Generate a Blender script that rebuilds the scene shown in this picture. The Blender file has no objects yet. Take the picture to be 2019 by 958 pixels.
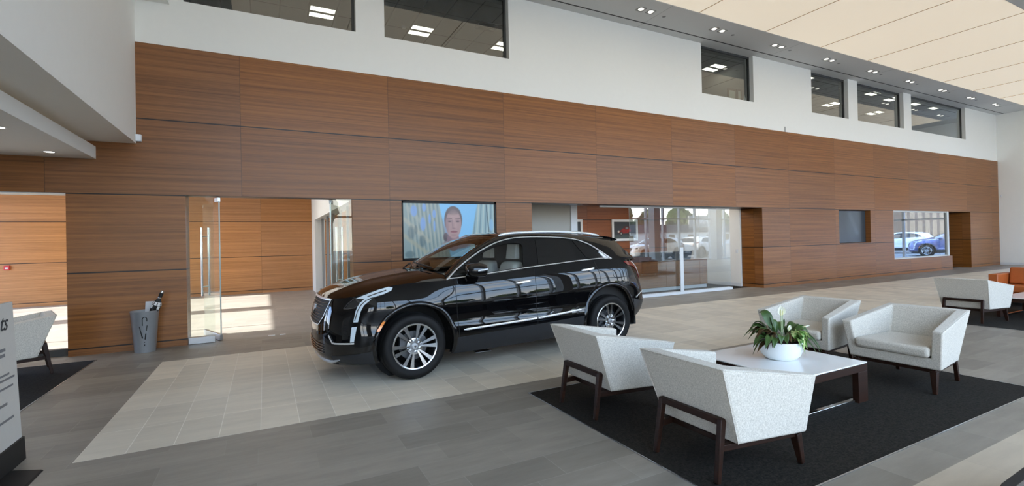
import bpy, bmesh, math, random
import numpy as np
from mathutils import Vector, Matrix, Euler
from mathutils.geometry import delaunay_2d_cdt
random.seed(7)
SC = bpy.context.scene
COL = SC.collection
PI = math.pi

# ------------------------------------------------------------------ camera
EYE = 1.54
F_PX, YAW, PITCH, ROLL, CXP, CYP = 946.374, 0.482679, 0.0055746, -0.0213773, 1016.998, 470.471
cam_d = bpy.data.cameras.new('camera')
cam = bpy.data.objects.new('camera', cam_d)
COL.objects.link(cam)
SC.camera = cam
_f = Vector((math.sin(YAW)*math.cos(PITCH), math.cos(YAW)*math.cos(PITCH), math.sin(PITCH)))
_r = Vector((math.cos(YAW), -math.sin(YAW), 0))
_u = _r.cross(_f)
_r2 = _r*math.cos(ROLL) + _u*math.sin(ROLL)
_u2 = -_r*math.sin(ROLL) + _u*math.cos(ROLL)
M = Matrix((_r2, _u2, -_f)).transposed().to_4x4()
M.translation = Vector((0, 0, EYE))
cam.matrix_world = M
cam_d.sensor_fit = 'HORIZONTAL'
cam_d.sensor_width = 36
cam_d.lens = F_PX/2019*36
cam_d.shift_x = (1009.5-CXP)/2019
cam_d.shift_y = (CYP-479)/2019
cam_d.clip_end = 400
cam_d.clip_start = 0.05

# ------------------------------------------------------------------ colour management, world, sun
SC.view_settings.view_transform = 'Standard'
SC.view_settings.look = 'None'
SC.view_settings.gamma = 1
SC.view_settings.use_curve_mapping = False
SC.view_settings.exposure = 0.0
SC.cycles.use_denoising = True
SC.cycles.max_bounces = 10
SC.cycles.diffuse_bounces = 5
SC.cycles.glossy_bounces = 5
SC.cycles.transmission_bounces = 6
SC.cycles.transparent_max_bounces = 16
SC.cycles.sample_clamp_indirect = 6
SC.cycles.caustics_reflective = False
SC.cycles.caustics_refractive = False

SKY_STRENGTH = 12.0
SUN_STRENGTH = 30.0
SUN_ELEV = math.atan2(3.3, 9.25)

def lin1(c):
    c = c/255.0
    return c/12.92 if c <= 0.04045 else ((c+0.055)/1.055)**2.4
def C(r, g, b):
    return (lin1(r), lin1(g), lin1(b), 1)

wd = bpy.data.worlds.new('sky')
SC.world = wd
wd.use_nodes = True
nt = wd.node_tree
nt.nodes.clear()
_out = nt.nodes.new('ShaderNodeOutputWorld')
_bg = nt.nodes.new('ShaderNodeBackground')
_tc = nt.nodes.new('ShaderNodeTexCoord')
_sep = nt.nodes.new('ShaderNodeSeparateXYZ')
_ramp = nt.nodes.new('ShaderNodeValToRGB')
_noi = nt.nodes.new('ShaderNodeTexNoise')
_map = nt.nodes.new('ShaderNodeMapping')
_cr = nt.nodes.new('ShaderNodeValToRGB')
_mix = nt.nodes.new('ShaderNodeMix')
_mix.data_type = 'RGBA'
nt.links.new(_tc.outputs['Generated'], _sep.inputs[0])
nt.links.new(_sep.outputs['Z'], _ramp.inputs[0])
_ramp.color_ramp.elements[0].position = 0.0
_ramp.color_ramp.elements[0].color = (0.76, 0.84, 0.97, 1)
_ramp.color_ramp.elements[1].position = 0.75
_ramp.color_ramp.elements[1].color = (0.34, 0.52, 0.92, 1)
_e = _ramp.color_ramp.elements.new(0.18)
_e.color = (0.31, 0.53, 1.0, 1)
_map.inputs['Scale'].default_value = (1.6, 1.6, 5.0)
nt.links.new(_tc.outputs['Generated'], _map.inputs[0])
nt.links.new(_map.outputs[0], _noi.inputs['Vector'])
_noi.inputs['Scale'].default_value = 1.6
_noi.inputs['Detail'].default_value = 6
_cr.color_ramp.elements[0].position = 0.53
_cr.color_ramp.elements[0].color = (0, 0, 0, 1)
_cr.color_ramp.elements[1].position = 0.78
_cr.color_ramp.elements[1].color = (0.8, 0.8, 0.8, 1)
nt.links.new(_noi.outputs[0], _cr.inputs[0])
nt.links.new(_cr.outputs[0], _mix.inputs[0])
nt.links.new(_ramp.outputs[0], _mix.inputs[6])
_mix.inputs[7].default_value = (1.0, 1.0, 1.0, 1)
nt.links.new(_mix.outputs[2], _bg.inputs[0])
_bg.inputs[1].default_value = SKY_STRENGTH
nt.links.new(_bg.outputs[0], _out.inputs[0])

sun_d = bpy.data.lights.new('sun', 'SUN')
sun_d.energy = SUN_STRENGTH
sun_d.angle = math.radians(0.3)
sun_d.color = (1.0, 0.97, 0.95)
sun = bpy.data.objects.new('sun', sun_d)
COL.objects.link(sun)
sun.rotation_euler = Vector((math.cos(SUN_ELEV), -0.03, -math.sin(SUN_ELEV))).to_track_quat('-Z', 'Y').to_euler()
sun.location = (-40, 4, 20)

# ------------------------------------------------------------------ material helpers
def new_mat(name):
    m = bpy.data.materials.new(name)
    m.use_nodes = True
    return m, m.node_tree, m.node_tree.nodes['Principled BSDF']
def N(t, kind, **kw):
    n = t.nodes.new(kind)
    for k, v in kw.items():
        setattr(n, k, v)
    return n
def math_node(t, op, a, b=None, c=None):
    n = N(t, 'ShaderNodeMath', operation=op)
    for i, v in enumerate((a, b, c)):
        if v is None:
            continue
        if isinstance(v, (int, float)):
            n.inputs[i].default_value = v
        else:
            t.links.new(v, n.inputs[i])
    return n.outputs[0]
def mixc(t, fac, a, b, blend='MIX'):
    n = N(t, 'ShaderNodeMix', data_type='RGBA', blend_type=blend)
    for i, v in ((0, fac), (6, a), (7, b)):
        if hasattr(v, 'is_linked') or hasattr(v, 'links'):
            t.links.new(v, n.inputs[i])
        else:
            n.inputs[i].default_value = v
    return n.outputs[2]
def simple(name, col, rough=0.5, metal=0.0, spec=0.5, coat=0.0, coat_rough=0.03, var=0.06, scale=30, bump=0.0, emit=None, estr=0, ior=1.5):
    """principled material with a faint procedural colour variation"""
    m, t, p = new_mat(name)
    tc = N(t, 'ShaderNodeTexCoord')
    no = N(t, 'ShaderNodeTexNoise')
    no.inputs['Scale'].default_value = scale
    no.inputs['Detail'].default_value = 4
    t.links.new(tc.outputs['Object'], no.inputs['Vector'])
    a = tuple(max(0, c*(1-var)) for c in col[:3]) + (1,)
    b = tuple(min(1, c*(1+var)) for c in col[:3]) + (1,)
    t.links.new(mixc(t, no.outputs[0], a, b), p.inputs['Base Color'])
    p.inputs['Roughness'].default_value = rough
    p.inputs['Metallic'].default_value = metal
    p.inputs['Specular IOR Level'].default_value = spec
    p.inputs['IOR'].default_value = ior
    p.inputs['Coat Weight'].default_value = coat
    p.inputs['Coat Roughness'].default_value = coat_rough
    if bump:
        bn = N(t, 'ShaderNodeBump')
        bn.inputs['Strength'].default_value = bump
        bn.inputs['Distance'].default_value = 0.01
        t.links.new(no.outputs[0], bn.inputs['Height'])
        t.links.new(bn.outputs[0], p.inputs['Normal'])
    if emit:
        p.inputs['Emission Color'].default_value = emit
        p.inputs['Emission Strength'].default_value = estr
    return m
def glass(name, tint=(0.96, 0.98, 0.97, 1), gain=1.7, ior=1.5, lo=0.0):
    """thin pane: clear transmission plus mirror reflection by angle"""
    m = bpy.data.materials.new(name)
    m.use_nodes = True
    t = m.node_tree
    t.nodes.clear()
    o = N(t, 'ShaderNodeOutputMaterial')
    mx = N(t, 'ShaderNodeMixShader')
    tr = N(t, 'ShaderNodeBsdfTransparent')
    gl = N(t, 'ShaderNodeBsdfGlossy')
    fr = N(t, 'ShaderNodeFresnel')
    fr.inputs['IOR'].default_value = ior
    tr.inputs[0].default_value = tint
    gl.inputs['Roughness'].default_value = 0.0
    gl.inputs['Color'].default_value = (1, 1, 1, 1)
    # fresnel node on a back face: use geometry-independent facing curve
    lw = N(t, 'ShaderNodeLayerWeight')
    lw.inputs['Blend'].default_value = 0.5
    # schlick: r0+(1-r0)*facing^5, facing = 1-cos  (layer weight facing with blend .5)
    p5 = math_node(t, 'POWER', lw.outputs['Facing'], 5.0)
    r0 = ((ior-1)/(ior+1))**2
    s = math_node(t, 'MULTIPLY_ADD', p5, 1-r0, r0)
    s2 = math_node(t, 'MULTIPLY_ADD', s, gain, lo)
    s3 = math_node(t, 'MINIMUM', s2, 0.95)
    t.links.new(s3, mx.inputs[0])
    t.links.new(tr.outputs[0], mx.inputs[1])
    t.links.new(gl.outputs[0], mx.inputs[2])
    t.links.new(mx.outputs[0], o.inputs[0])
    return m
def emit_mat(name, col, strength):
    m = bpy.data.materials.new(name)
    m.use_nodes = True
    t = m.node_tree
    t.nodes.clear()
    o = N(t, 'ShaderNodeOutputMaterial')
    e = N(t, 'ShaderNodeEmission')
    e.inputs[0].default_value = col
    e.inputs[1].default_value = strength
    t.links.new(e.outputs[0], o.inputs[0])
    return m

def wood_mat(name, axis, dark, light, rows=(0.10, 1.21, 2.38, 3.56), xoff=-0.32, per=2.455, rough=0.36, seams=True, spec=0.45):
    m, t, p = new_mat(name)
    g = N(t, 'ShaderNodeNewGeometry')
    s = N(t, 'ShaderNodeSeparateXYZ')
    t.links.new(g.outputs['Position'], s.inputs[0])
    u = s.outputs[axis]
    z = s.outputs['Z']
    un = math_node(t, 'DIVIDE', math_node(t, 'SUBTRACT', u, xoff), per)
    col_id = math_node(t, 'FLOOR', un)
    row_id = None
    for r in rows:
        q = math_node(t, 'GREATER_THAN', z, r)
        row_id = q if row_id is None else math_node(t, 'ADD', row_id, q)
    cid = N(t, 'ShaderNodeCombineXYZ')
    t.links.new(col_id, cid.inputs[0])
    t.links.new(row_id, cid.inputs[1])
    wn = N(t, 'ShaderNodeTexWhiteNoise', noise_dimensions='3D')
    t.links.new(cid.outputs[0], wn.inputs['Vector'])
    rnd = wn.outputs['Value']
    cv = N(t, 'ShaderNodeCombineXYZ')
    t.links.new(math_node(t, 'MULTIPLY_ADD', rnd, 37.0, math_node(t, 'MULTIPLY', u, 0.30)), cv.inputs[0])
    t.links.new(math_node(t, 'MULTIPLY', z, 26.0), cv.inputs[2])
    n1 = N(t, 'ShaderNodeTexNoise')
    n1.inputs['Scale'].default_value = 1.0
    n1.inputs['Detail'].default_value = 5
    n1.inputs['Roughness'].default_value = 0.62
    t.links.new(cv.outputs[0], n1.inputs['Vector'])
    cv2 = N(t, 'ShaderNodeCombineXYZ')
    t.links.new(math_node(t, 'MULTIPLY', u, 6.0), cv2.inputs[0])
    t.links.new(math_node(t, 'MULTIPLY_ADD', rnd, 19.0, math_node(t, 'MULTIPLY', z, 230.0)), cv2.inputs[2])
    n2 = N(t, 'ShaderNodeTexNoise')
    n2.inputs['Scale'].default_value = 1.0
    n2.inputs['Detail'].default_value = 2
    t.links.new(cv2.outputs[0], n2.inputs['Vector'])
    f = math_node(t, 'MULTIPLY_ADD', n2.outputs[0], 0.30, math_node(t, 'MULTIPLY', n1.outputs[0], 0.85))
    rp = N(t, 'ShaderNodeValToRGB')
    rp.color_ramp.elements[0].position = 0.36
    rp.color_ramp.elements[0].color = dark
    rp.color_ramp.elements[1].position = 0.74
    rp.color_ramp.elements[1].color = light
    t.links.new(f, rp.inputs[0])
    hsv = N(t, 'ShaderNodeHueSaturation')
    t.links.new(rp.outputs[0], hsv.inputs['Color'])
    t.links.new(math_node(t, 'MULTIPLY_ADD', rnd, 0.18, 0.91), hsv.inputs['Value'])
    t.links.new(math_node(t, 'MULTIPLY_ADD', wn.outputs['Color'], 0.12, 0.96), hsv.inputs['Saturation'])
    outc = hsv.outputs[0]
    if seams:
        fr = math_node(t, 'FRACT', math_node(t, 'ADD', un, 0.5))
        dv = math_node(t, 'ABSOLUTE', math_node(t, 'SUBTRACT', fr, 0.5))
        sv = math_node(t, 'MULTIPLY', math_node(t, 'LESS_THAN', dv, 0.0035/per), 0.62)
        mask = sv
        for r in rows:
            d = math_node(t, 'ABSOLUTE', math_node(t, 'SUBTRACT', z, r))
            mask = math_node(t, 'MAXIMUM', mask, math_node(t, 'LESS_THAN', d, 0.0095))
        outc = mixc(t, mask, outc, (0.012, 0.006, 0.004, 1))
        bn = N(t, 'ShaderNodeBump')
        bn.inputs['Strength'].default_value = 0.6
        bn.inputs['Distance'].default_value = 0.01
        t.links.new(math_node(t, 'SUBTRACT', 1.0, mask), bn.inputs['Height'])
        t.links.new(bn.outputs[0], p.inputs['Normal'])
    t.links.new(outc, p.inputs['Base Color'])
    p.inputs['Roughness'].default_value = rough
    p.inputs['Specular IOR Level'].default_value = spec
    return m

def tile_mat(name, base, mortar, w, h, off, x0, y0, var=0.16, rough=0.48, streak=0.25):
    m, t, p = new_mat(name)
    g = N(t, 'ShaderNodeNewGeometry')
    mp = N(t, 'ShaderNodeMapping')
    mp.inputs['Location'].default_value = (-x0, -y0, 0)
    t.links.new(g.outputs['Position'], mp.inputs[0])
    b = N(t, 'ShaderNodeTexBrick')
    b.offset = off
    b.offset_frequency = 2
    b.inputs['Scale'].default_value = 1.0
    b.inputs['Brick Width'].default_value = w
    b.inputs['Row Height'].default_value = h
    b.inputs['Mortar Size'].default_value = 0.003
    b.inputs['Mortar Smooth'].default_value = 0.25
    b.inputs['Bias'].default_value = 0.0
    b.inputs['Color1'].default_value = tuple(c*(1-var) for c in base[:3])+(1,)
    b.inputs['Color2'].default_value = tuple(c*(1+var) for c in base[:3])+(1,)
    b.inputs['Mortar'].default_value = mortar
    t.links.new(mp.outputs[0], b.inputs['Vector'])
    m2 = N(t, 'ShaderNodeMapping')
    m2.inputs['Scale'].default_value = (1.3, 6.0, 1)
    m2.inputs['Rotation'].default_value = (0, 0, 0.25)
    t.links.new(g.outputs['Position'], m2.inputs[0])
    no = N(t, 'ShaderNodeTexNoise')
    no.inputs['Scale'].default_value = 1.4
    no.inputs['Detail'].default_value = 7
    no.inputs['Roughness'].default_value = 0.65
    t.links.new(m2.outputs[0], no.inputs['Vector'])
    v = math_node(t, 'MULTIPLY_ADD', no.outputs[0], 2*streak, 1-streak)
    hs = N(t, 'ShaderNodeHueSaturation')
    t.links.new(b.outputs['Color'], hs.inputs['Color'])
    t.links.new(v, hs.inputs['Value'])
    t.links.new(hs.outputs[0], p.inputs['Base Color'])
    p.inputs['Roughness'].default_value = rough
    p.inputs['Specular IOR Level'].default_value = 0.38
    bn = N(t, 'ShaderNodeBump')
    bn.inputs['Strength'].default_value = 0.25
    bn.inputs['Distance'].default_value = 0.004
    t.links.new(no.outputs[0], bn.inputs['Height'])
    t.links.new(bn.outputs[0], p.inputs['Normal'])
    return m

def fabric_mat(name, a, b, scale=170, rough=0.9, bump=0.35, sheen=0.1):
    m, t, p = new_mat(name)
    tc = N(t, 'ShaderNodeTexCoord')
    n1 = N(t, 'ShaderNodeTexNoise')
    n1.inputs['Scale'].default_value = scale
    n1.inputs['Detail'].default_value = 3
    m1 = N(t, 'ShaderNodeMapping')
    m1.inputs['Scale'].default_value = (1, 1, 0.35)
    t.links.new(tc.outputs['Object'], m1.inputs[0])
    t.links.new(m1.outputs[0], n1.inputs['Vector'])
    n2 = N(t, 'ShaderNodeTexNoise')
    n2.inputs['Scale'].default_value = scale*0.4
    n2.inputs['Detail'].default_value = 4
    t.links.new(tc.outputs['Object'], n2.inputs['Vector'])
    f = math_node(t, 'MULTIPLY_ADD', n1.outputs[0], 0.6, math_node(t, 'MULTIPLY', n2.outputs[0], 0.4))
    rp = N(t, 'ShaderNodeValToRGB')
    rp.color_ramp.elements[0].position = 0.36
    rp.color_ramp.elements[0].color = a
    rp.color_ramp.elements[1].position = 0.62
    rp.color_ramp.elements[1].color = b
    t.links.new(f, rp.inputs[0])
    t.links.new(rp.outputs[0], p.inputs['Base Color'])
    p.inputs['Roughness'].default_value = rough
    p.inputs['Specular IOR Level'].default_value = 0.2
    p.inputs['Sheen Weight'].default_value = sheen
    bn = N(t, 'ShaderNodeBump')
    bn.inputs['Strength'].default_value = bump
    bn.inputs['Distance'].default_value = 0.003
    t.links.new(f, bn.inputs['Height'])
    t.links.new(bn.outputs[0], p.inputs['Normal'])
    return m

WOOD_X = wood_mat('wood_panel_x', 'X', C(99, 60, 29), C(154, 101, 55))
WOOD_Y = wood_mat('wood_panel_y', 'Y', C(99, 60, 29), C(154, 101, 55))
WHITE = simple('white_wall_paint', C(238, 239, 236), 0.75, var=0.015, scale=8)
SOFFIT = simple('grey_soffit_paint', C(202, 203, 202), 0.8, var=0.015, scale=8)
TILE_D = tile_mat('dark_floor_tile', C(142, 134, 123), C(152, 145, 134), 0.604, 0.302, 0.37, 2.35, 1.77, var=0.17, streak=0.34)
TILE_L = tile_mat('light_floor_tile', C(220, 209, 190), C(240, 232, 218), 0.302, 0.604, 0.0, -1.26, 4.60, var=0.11, streak=0.22)
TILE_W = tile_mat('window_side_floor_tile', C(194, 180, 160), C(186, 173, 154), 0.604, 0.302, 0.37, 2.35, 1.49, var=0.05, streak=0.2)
TILE_H = tile_mat('hall_floor_tile', C(160, 152, 143), C(170, 165, 158), 0.604, 0.302, 0.37, 0.24, 9.2, var=0.08)
RUG = fabric_mat('charcoal_carpet', C(19, 17, 14), C(47, 43, 38), 75, 0.97, 0.8, sheen=0.0)
FABRIC = fabric_mat('grey_woven_upholstery', C(184, 178, 167), C(224, 218, 207), 260, bump=0.2)
WALNUT = wood_mat('dark_walnut', 'Y', C(24, 14, 10), C(50, 29, 20), seams=False, rough=0.45, spec=0.22)
CHROME = simple('polished_chrome', C(225, 227, 230), 0.10, 1.0, var=0.01)
STEEL = simple('brushed_steel', C(196, 199, 203), 0.28, 1.0, var=0.05, scale=60)
SILVER = simple('satin_silver', C(190, 194, 199), 0.35, 0.85, var=0.03)
ALU_W = simple('white_aluminium', C(222, 226, 230), 0.4, 0.0, var=0.02)
DARKFR = simple('dark_window_frame', C(70, 72, 72), 0.5, 0.2, var=0.05)
BLACKM = simple('matte_black', C(22, 22, 23), 0.6, var=0.1)
GLASS = glass('clear_glass')
GLASS_F = glass('facade_glass', tint=(0.98, 0.92, 0.81, 1))
GLASS_R = glass('reflective_glass', tint=(0.90, 0.93, 0.93, 1), gain=1.7, lo=0.035)
GLASS_D = glass('door_glass', tint=(0.94, 0.97, 0.95, 1), gain=0.9)
GLASS_O = glass('office_glass', tint=(0.82, 0.85, 0.83, 1), gain=2.2, lo=0.02)

# ------------------------------------------------------------------ mesh helpers
class MB:
    def __init__(self):
        self.v, self.f, self.mi = [], [], []
        self.cur = 0
    def add(self, vs, fs):
        o = len(self.v)
        self.v += [tuple(float(c) for c in q) for q in vs]
        for q in fs:
            self.f.append(tuple(o+i for i in q))
            self.mi.append(self.cur)
        return self
    def box(self, x0, x1, y0, y1, z0, z1):
        return self.hexa([(x0, y0, z0), (x1, y0, z0), (x1, y1, z0), (x0, y1, z0)], [(x0, y0, z1), (x1, y0, z1), (x1, y1, z1), (x0, y1, z1)])
    def hexa(self, b, t):
        return self.add(list(b)+list(t), [(3, 2, 1, 0), (4, 5, 6, 7), (0, 1, 5, 4), (1, 2, 6, 5), (2, 3, 7, 6), (3, 0, 4, 7)])
    def bar(self, p0, p1, wx, wy, up=(0, 0, 1), w2=None):
        """bar of rectangular section from p0 to p1; wx along side, wy along the other"""
        p0, p1 = Vector(p0), Vector(p1)
        d = (p1-p0).normalized()
        upv = Vector(up)
        if abs(d.dot(upv)) > 0.99:
            upv = Vector((0, 1, 0))
        s = d.cross(upv).normalized()
        q = s.cross(d).normalized()
        w2 = w2 or (wx, wy)
        b = [p0+s*a*wx/2+q*c*wy/2 for a, c in ((-1, -1), (1, -1), (1, 1), (-1, 1))]
        t = [p1+s*a*w2[0]/2+q*c*w2[1]/2 for a, c in ((-1, -1), (1, -1), (1, 1), (-1, 1))]
        return self.hexa(b, t)
    def prism(self, poly, fn0, fn1):
        n = len(poly)
        vs = [fn0(*q) for q in poly]+[fn1(*q) for q in poly]
        fs = [tuple(range(n-1, -1, -1)), tuple(range(n, 2*n))]+[(i, (i+1) % n, n+(i+1) % n, n+i) for i in range(n)]
        return self.add(vs, fs)
    def tube(self, path, r, n=8, flat=None, cap=True):
        """round (or elliptic: flat=(a,b)) tube along a path; r number or list"""
        P = [Vector(q) for q in path]
        k = len(P)
        rs = r if isinstance(r, (list, tuple)) else [r]*k
        vs = []
        prev = None
        for i in range(k):
            d = (P[min(i+1, k-1)]-P[max(i-1, 0)]).normalized()
            if prev is None:
                a = Vector((0, 0, 1)) if abs(d.z) < 0.9 else Vector((1, 0, 0))
                s = d.cross(a).normalized()
            else:
                s = (prev-d*prev.dot(d)).normalized()
            prev = s
            q = d.cross(s)
            fa, fb = flat or (1, 1)
            for j in range(n):
                an = 2*PI*j/n
                vs.append(P[i]+s*math.cos(an)*rs[i]*fa+q*math.sin(an)*rs[i]*fb)
        fs = []
        for i in range(k-1):
            for j in range(n):
                fs.append((i*n+j, i*n+(j+1) % n, (i+1)*n+(j+1) % n, (i+1)*n+j))
        if cap:
            fs += [tuple(range(n-1, -1, -1)), tuple((k-1)*n+j for j in range(n))]
        return self.add(vs, fs)
    def lathe(self, prof, n=32, axis='Z', c=(0, 0, 0), closed=False):
        """prof: (radius, height)"""
        vs = []
        for r, h in prof:
            for j in range(n):
                a = 2*PI*j/n
                x, y = r*math.cos(a), r*math.sin(a)
                vs.append({'Z': (c[0]+x, c[1]+y, c[2]+h), 'Y': (c[0]+x, c[1]+h, c[2]+y), 'X': (c[0]+h, c[1]+x, c[2]+y)}[axis])
        fs = []
        m = len(prof)
        for i in range(m if closed else m-1):
            i2 = (i+1) % m
            for j in range(n):
                q = (i*n+j, i*n+(j+1) % n, i2*n+(j+1) % n, i2*n+j)
                fs.append(q if axis != 'Y' else q[::-1])
        if not closed:
            if prof[0][0] > 1e-5:
                q = tuple(range(n))
                fs.append(q[::-1] if axis != 'Y' else q)
            if prof[-1][0] > 1e-5:
                q = tuple((m-1)*n+j for j in range(n))
                fs.append(q if axis != 'Y' else q[::-1])
        return self.add(vs, fs)
    def grid(self, fn, nu, nv):
        vs = [fn(i/nu, j/nv) for j in range(nv+1) for i in range(nu+1)]
        fs = [(j*(nu+1)+i, j*(nu+1)+i+1, (j+1)*(nu+1)+i+1, (j+1)*(nu+1)+i) for j in range(nv) for i in range(nu)]
        return self.add(vs, fs)
    def build(self, name, mats, parent=None, smooth=False, bevel=0, seg=2, angle=35, loc=None, recalc=True, subsurf=0):
        me = bpy.data.meshes.new(name)
        me.from_pydata(self.v, [], self.f)
        mats = mats if isinstance(mats, (list, tuple)) else [mats]
        for m in mats:
            me.materials.append(m)
        if len(mats) > 1:
            me.polygons.foreach_set('material_index', self.mi)
        if recalc:
            bm = bmesh.new()
            bm.from_mesh(me)
            bmesh.ops.remove_doubles(bm, verts=bm.verts, dist=1e-6)
            bmesh.ops.recalc_face_normals(bm, faces=bm.faces)
            bm.to_mesh(me)
            bm.free()
        me.update()
        if smooth or bevel:
            me.polygons.foreach_set('use_smooth', [True]*len(me.polygons))
            me.set_sharp_from_angle(angle=math.radians(angle))
        o = bpy.data.objects.new(name, me)
        COL.objects.link(o)
        if bevel:
            b = o.modifiers.new('bevel', 'BEVEL')
            b.width = bevel
            b.segments = seg
            b.limit_method = 'ANGLE'
            b.angle_limit = math.radians(30)
            b.harden_normals = False
        if subsurf:
            sm = o.modifiers.new('subsurf', 'SUBSURF')
            sm.levels = sm.render_levels = subsurf
        if parent:
            o.parent = parent
        if loc:
            o.location = loc
        return o
def tag(o, label=None, cat=None, group=None, kind=None):
    if label:
        o['label'] = label
    if cat:
        o['category'] = cat
    if group:
        o['group'] = group
    if kind:
        o['kind'] = kind
    return o
def thing(name, label, cat, loc=(0, 0, 0), rz=0, group=None):
    o = bpy.data.objects.new(name, None)
    COL.objects.link(o)
    o.location = loc
    o.rotation_euler = (0, 0, rz)
    o.empty_display_size = 0.2
    return tag(o, label, cat, group)
def children_of(o):
    return [c for c in list(COL.objects) if c.parent == o]
def dup(root, loc, rz, label=None, group=None, swap=None):
    def cp(o, par):
        c = o.copy()
        COL.objects.link(c)
        if par:
            c.parent = par
        if swap:
            for i, s in enumerate(c.material_slots):
                if s.material in swap:
                    nm = swap[s.material]
                    s.link = 'OBJECT'
                    s.material = nm
        for ch in children_of(o):
            cp(ch, c)
        return c
    r = cp(root, None)
    r.location = loc
    r.rotation_euler = (0, 0, rz)
    if label:
        r['label'] = label
    if group:
        r['group'] = group
    return r
def struct(o):
    o['kind'] = 'structure'
    return o

def lettering(name, body, size, mat, parent, loc, rot, shear=0, extrude=.001, align='CENTER'):
    """text converted to a plain mesh"""
    fc = bpy.data.curves.new(name, 'FONT')
    fc.body, fc.size, fc.shear, fc.extrude, fc.align_x = body, size, shear, extrude, align
    tmp = bpy.data.objects.new(name+'_curve', fc)
    COL.objects.link(tmp)
    bpy.context.view_layer.update()
    me = bpy.data.meshes.new_from_object(tmp.evaluated_get(bpy.context.evaluated_depsgraph_get()))
    bpy.data.objects.remove(tmp)
    me.materials.clear()
    me.materials.append(mat)
    o = bpy.data.objects.new(name, me)
    COL.objects.link(o)
    o.parent = parent
    o.location = loc
    o.rotation_euler = rot
    return o
# ================================================================== THE SETTING
YW = 9.213          # face of the wood panelled wall
ZS = 6.87           # soffit height
# ---- floor
m = MB()
xs = [-9, -1.26, 0.24, 1.48, 29.9]
def flr(x0, x1, y0, y1, k):
    m.cur = k
    m.add([(x0, y0, 0), (x1, y0, 0), (x1, y1, 0), (x0, y1, 0)], [(0, 1, 2, 3)])
flr(-9, -1.26, -4, 9.35, 0)
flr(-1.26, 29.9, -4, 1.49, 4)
flr(-1.26, 29.9, 1.49, 4.60, 0)
flr(-1.26, 29.9, 4.60, 8.06, 1)
flr(-1.26, 29.9, 8.06, 9.35, 0)
flr(-9, 1.9, 9.35, 18.4, 2)
flr(1.9, 29.9, 9.35, 9.62, 0)
flr(1.9, 29.9, 9.62, 18.4, 3)
struct(m.build('floor', [TILE_D, TILE_L, TILE_H, RUG, TILE_W], recalc=False))
m = MB()
m.add([(-120, -120, -0.06), (160, -120, -0.06), (160, 120, -0.06), (-120, 120, -0.06)], [(0, 1, 2, 3)])
ASPHALT = simple('asphalt', C(120, 120, 120), 0.9, var=0.15, scale=3)
struct(m.build('ground', ASPHALT, recalc=False))

# ---- wood panelled wall, with its openings
YB = 9.50
m = MB()
m.box(-9, 29.9, YW, YB, 2.385, 4.74)
m.box(-9, -8, YW, YB, 0, 2.385)
m.box(-2.55, -1.105, YW, YB, 0, 2.385)
m.box(1.445, 2.355, YW, YB, 0, 2.385)
m.box(2.355, 4.375, YW, YB, 0, 1.215)
m.box(4.375, 5.24, YW, YB, 0, 2.385)
m.box(13.1, 17.07, YW, YB, 0, 2.385)
m.box(17.07, 19.02, YW, YB, 0, 1.235)
m.box(17.07, 19.02, YW, YB, 2.365, 2.385)
m.box(19.02, 20.58, YW, YB, 0, 2.385)
m.box(20.58, 25.2, YW, YB, 0, 0.57)
m.box(26.95, 29.9, YW, YB, 0, 2.385)
struct(m.build('wall_back', WOOD_X))
# jamb returns (panel grain runs along Y)
m = MB()
m.box(13.1, 13.3, YB, 9.93, 0, 2.385)
m.box(26.95, 27.15, YB, 9.96, 0, 2.385)
m.box(-1.125, -1.105, YB, 9.62, 0, 2.385)
m.box(1.445, 1.465, YB, 9.62, 0, 2.385)
struct(m.build('trim_1', WOOD_Y))
m = MB()
m.box(5.24, 13.3, YB, 9.72, 2.385, 2.9)
m.box(11.9, 13.3, 9.72, 10.02, 2.385, 2.9)
m.box(25.0, 27.15, YB, 10.02, 2.385, 2.9)
struct(m.build('trim_10', WOOD_X))
m = MB()
m.box(2.355, 4.375, 9.36, 9.49, 1.215, 2.385)
m.box(17.07, 19.02, 9.44, 9.49, 1.235, 2.365)
struct(m.build('trim_2', BLACKM))
# ---- white upper wall with window openings
YU = 9.233
m = MB()
SILL = 5.5
m.box(-1.75, 29.9, YU, YB, 4.74, SILL)
wins = [(-1.09, 1.57), (2.10, 4.77), (10.70, 12.87), (15.73, 17.84), (18.41, 21.57), (22.14, 26.76)]
x = -1.75
for a, b in wins:
    m.box(x, a, YU, YB, SILL, ZS)
    x = b
m.box(x, 29.9, YU, YB, SILL, ZS)
struct(m.build('wall_back_upper', WHITE))
for i, (a, b) in enumerate(wins):
    m = MB()
    fy0, fy1 = 9.36, 9.42
    m.box(a, a+0.03, fy0, fy1, SILL, ZS)
    m.box(b-0.045, b, fy0, fy1, SILL, ZS)
    m.box(a+0.03, b-0.045, fy0, fy1, ZS-0.05, ZS)
    m.box(a+0.03, b-0.045, fy0, fy1, SILL, SILL+0.015)
    w = struct(m.build('window_%d' % (i+1), DARKFR))
    p = MB()
    p.box(a+0.03, b-0.045, 9.385, 9.393, SILL+0.015, ZS-0.05)
    p.build('pane', GLASS_O, w)
# ---- soffit along the wall with its black slot, fabric ceiling, main ceiling
m = MB()
m.box(-9, 29.9, 8.0, 8.945, ZS, ZS+0.5)
m.box(-9, 29.9, 8.985, 9.5, ZS, ZS+0.5)
m.box(-9, 29.9, -4.2, 4.50, ZS, ZS+0.5)
m.box(28.82, 29.9, 4.50, 8.0, ZS, ZS+0.5)
m.box(-9, -0.55, 4.50, 8.0, ZS, ZS+0.5)
struct(m.build('ceiling', SOFFIT))
m = MB()
m.box(-9, 29.9, 8.945, 8.985, ZS-0.001, ZS+0.02)
struct(m.build('trim_3', BLACKM))
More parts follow.
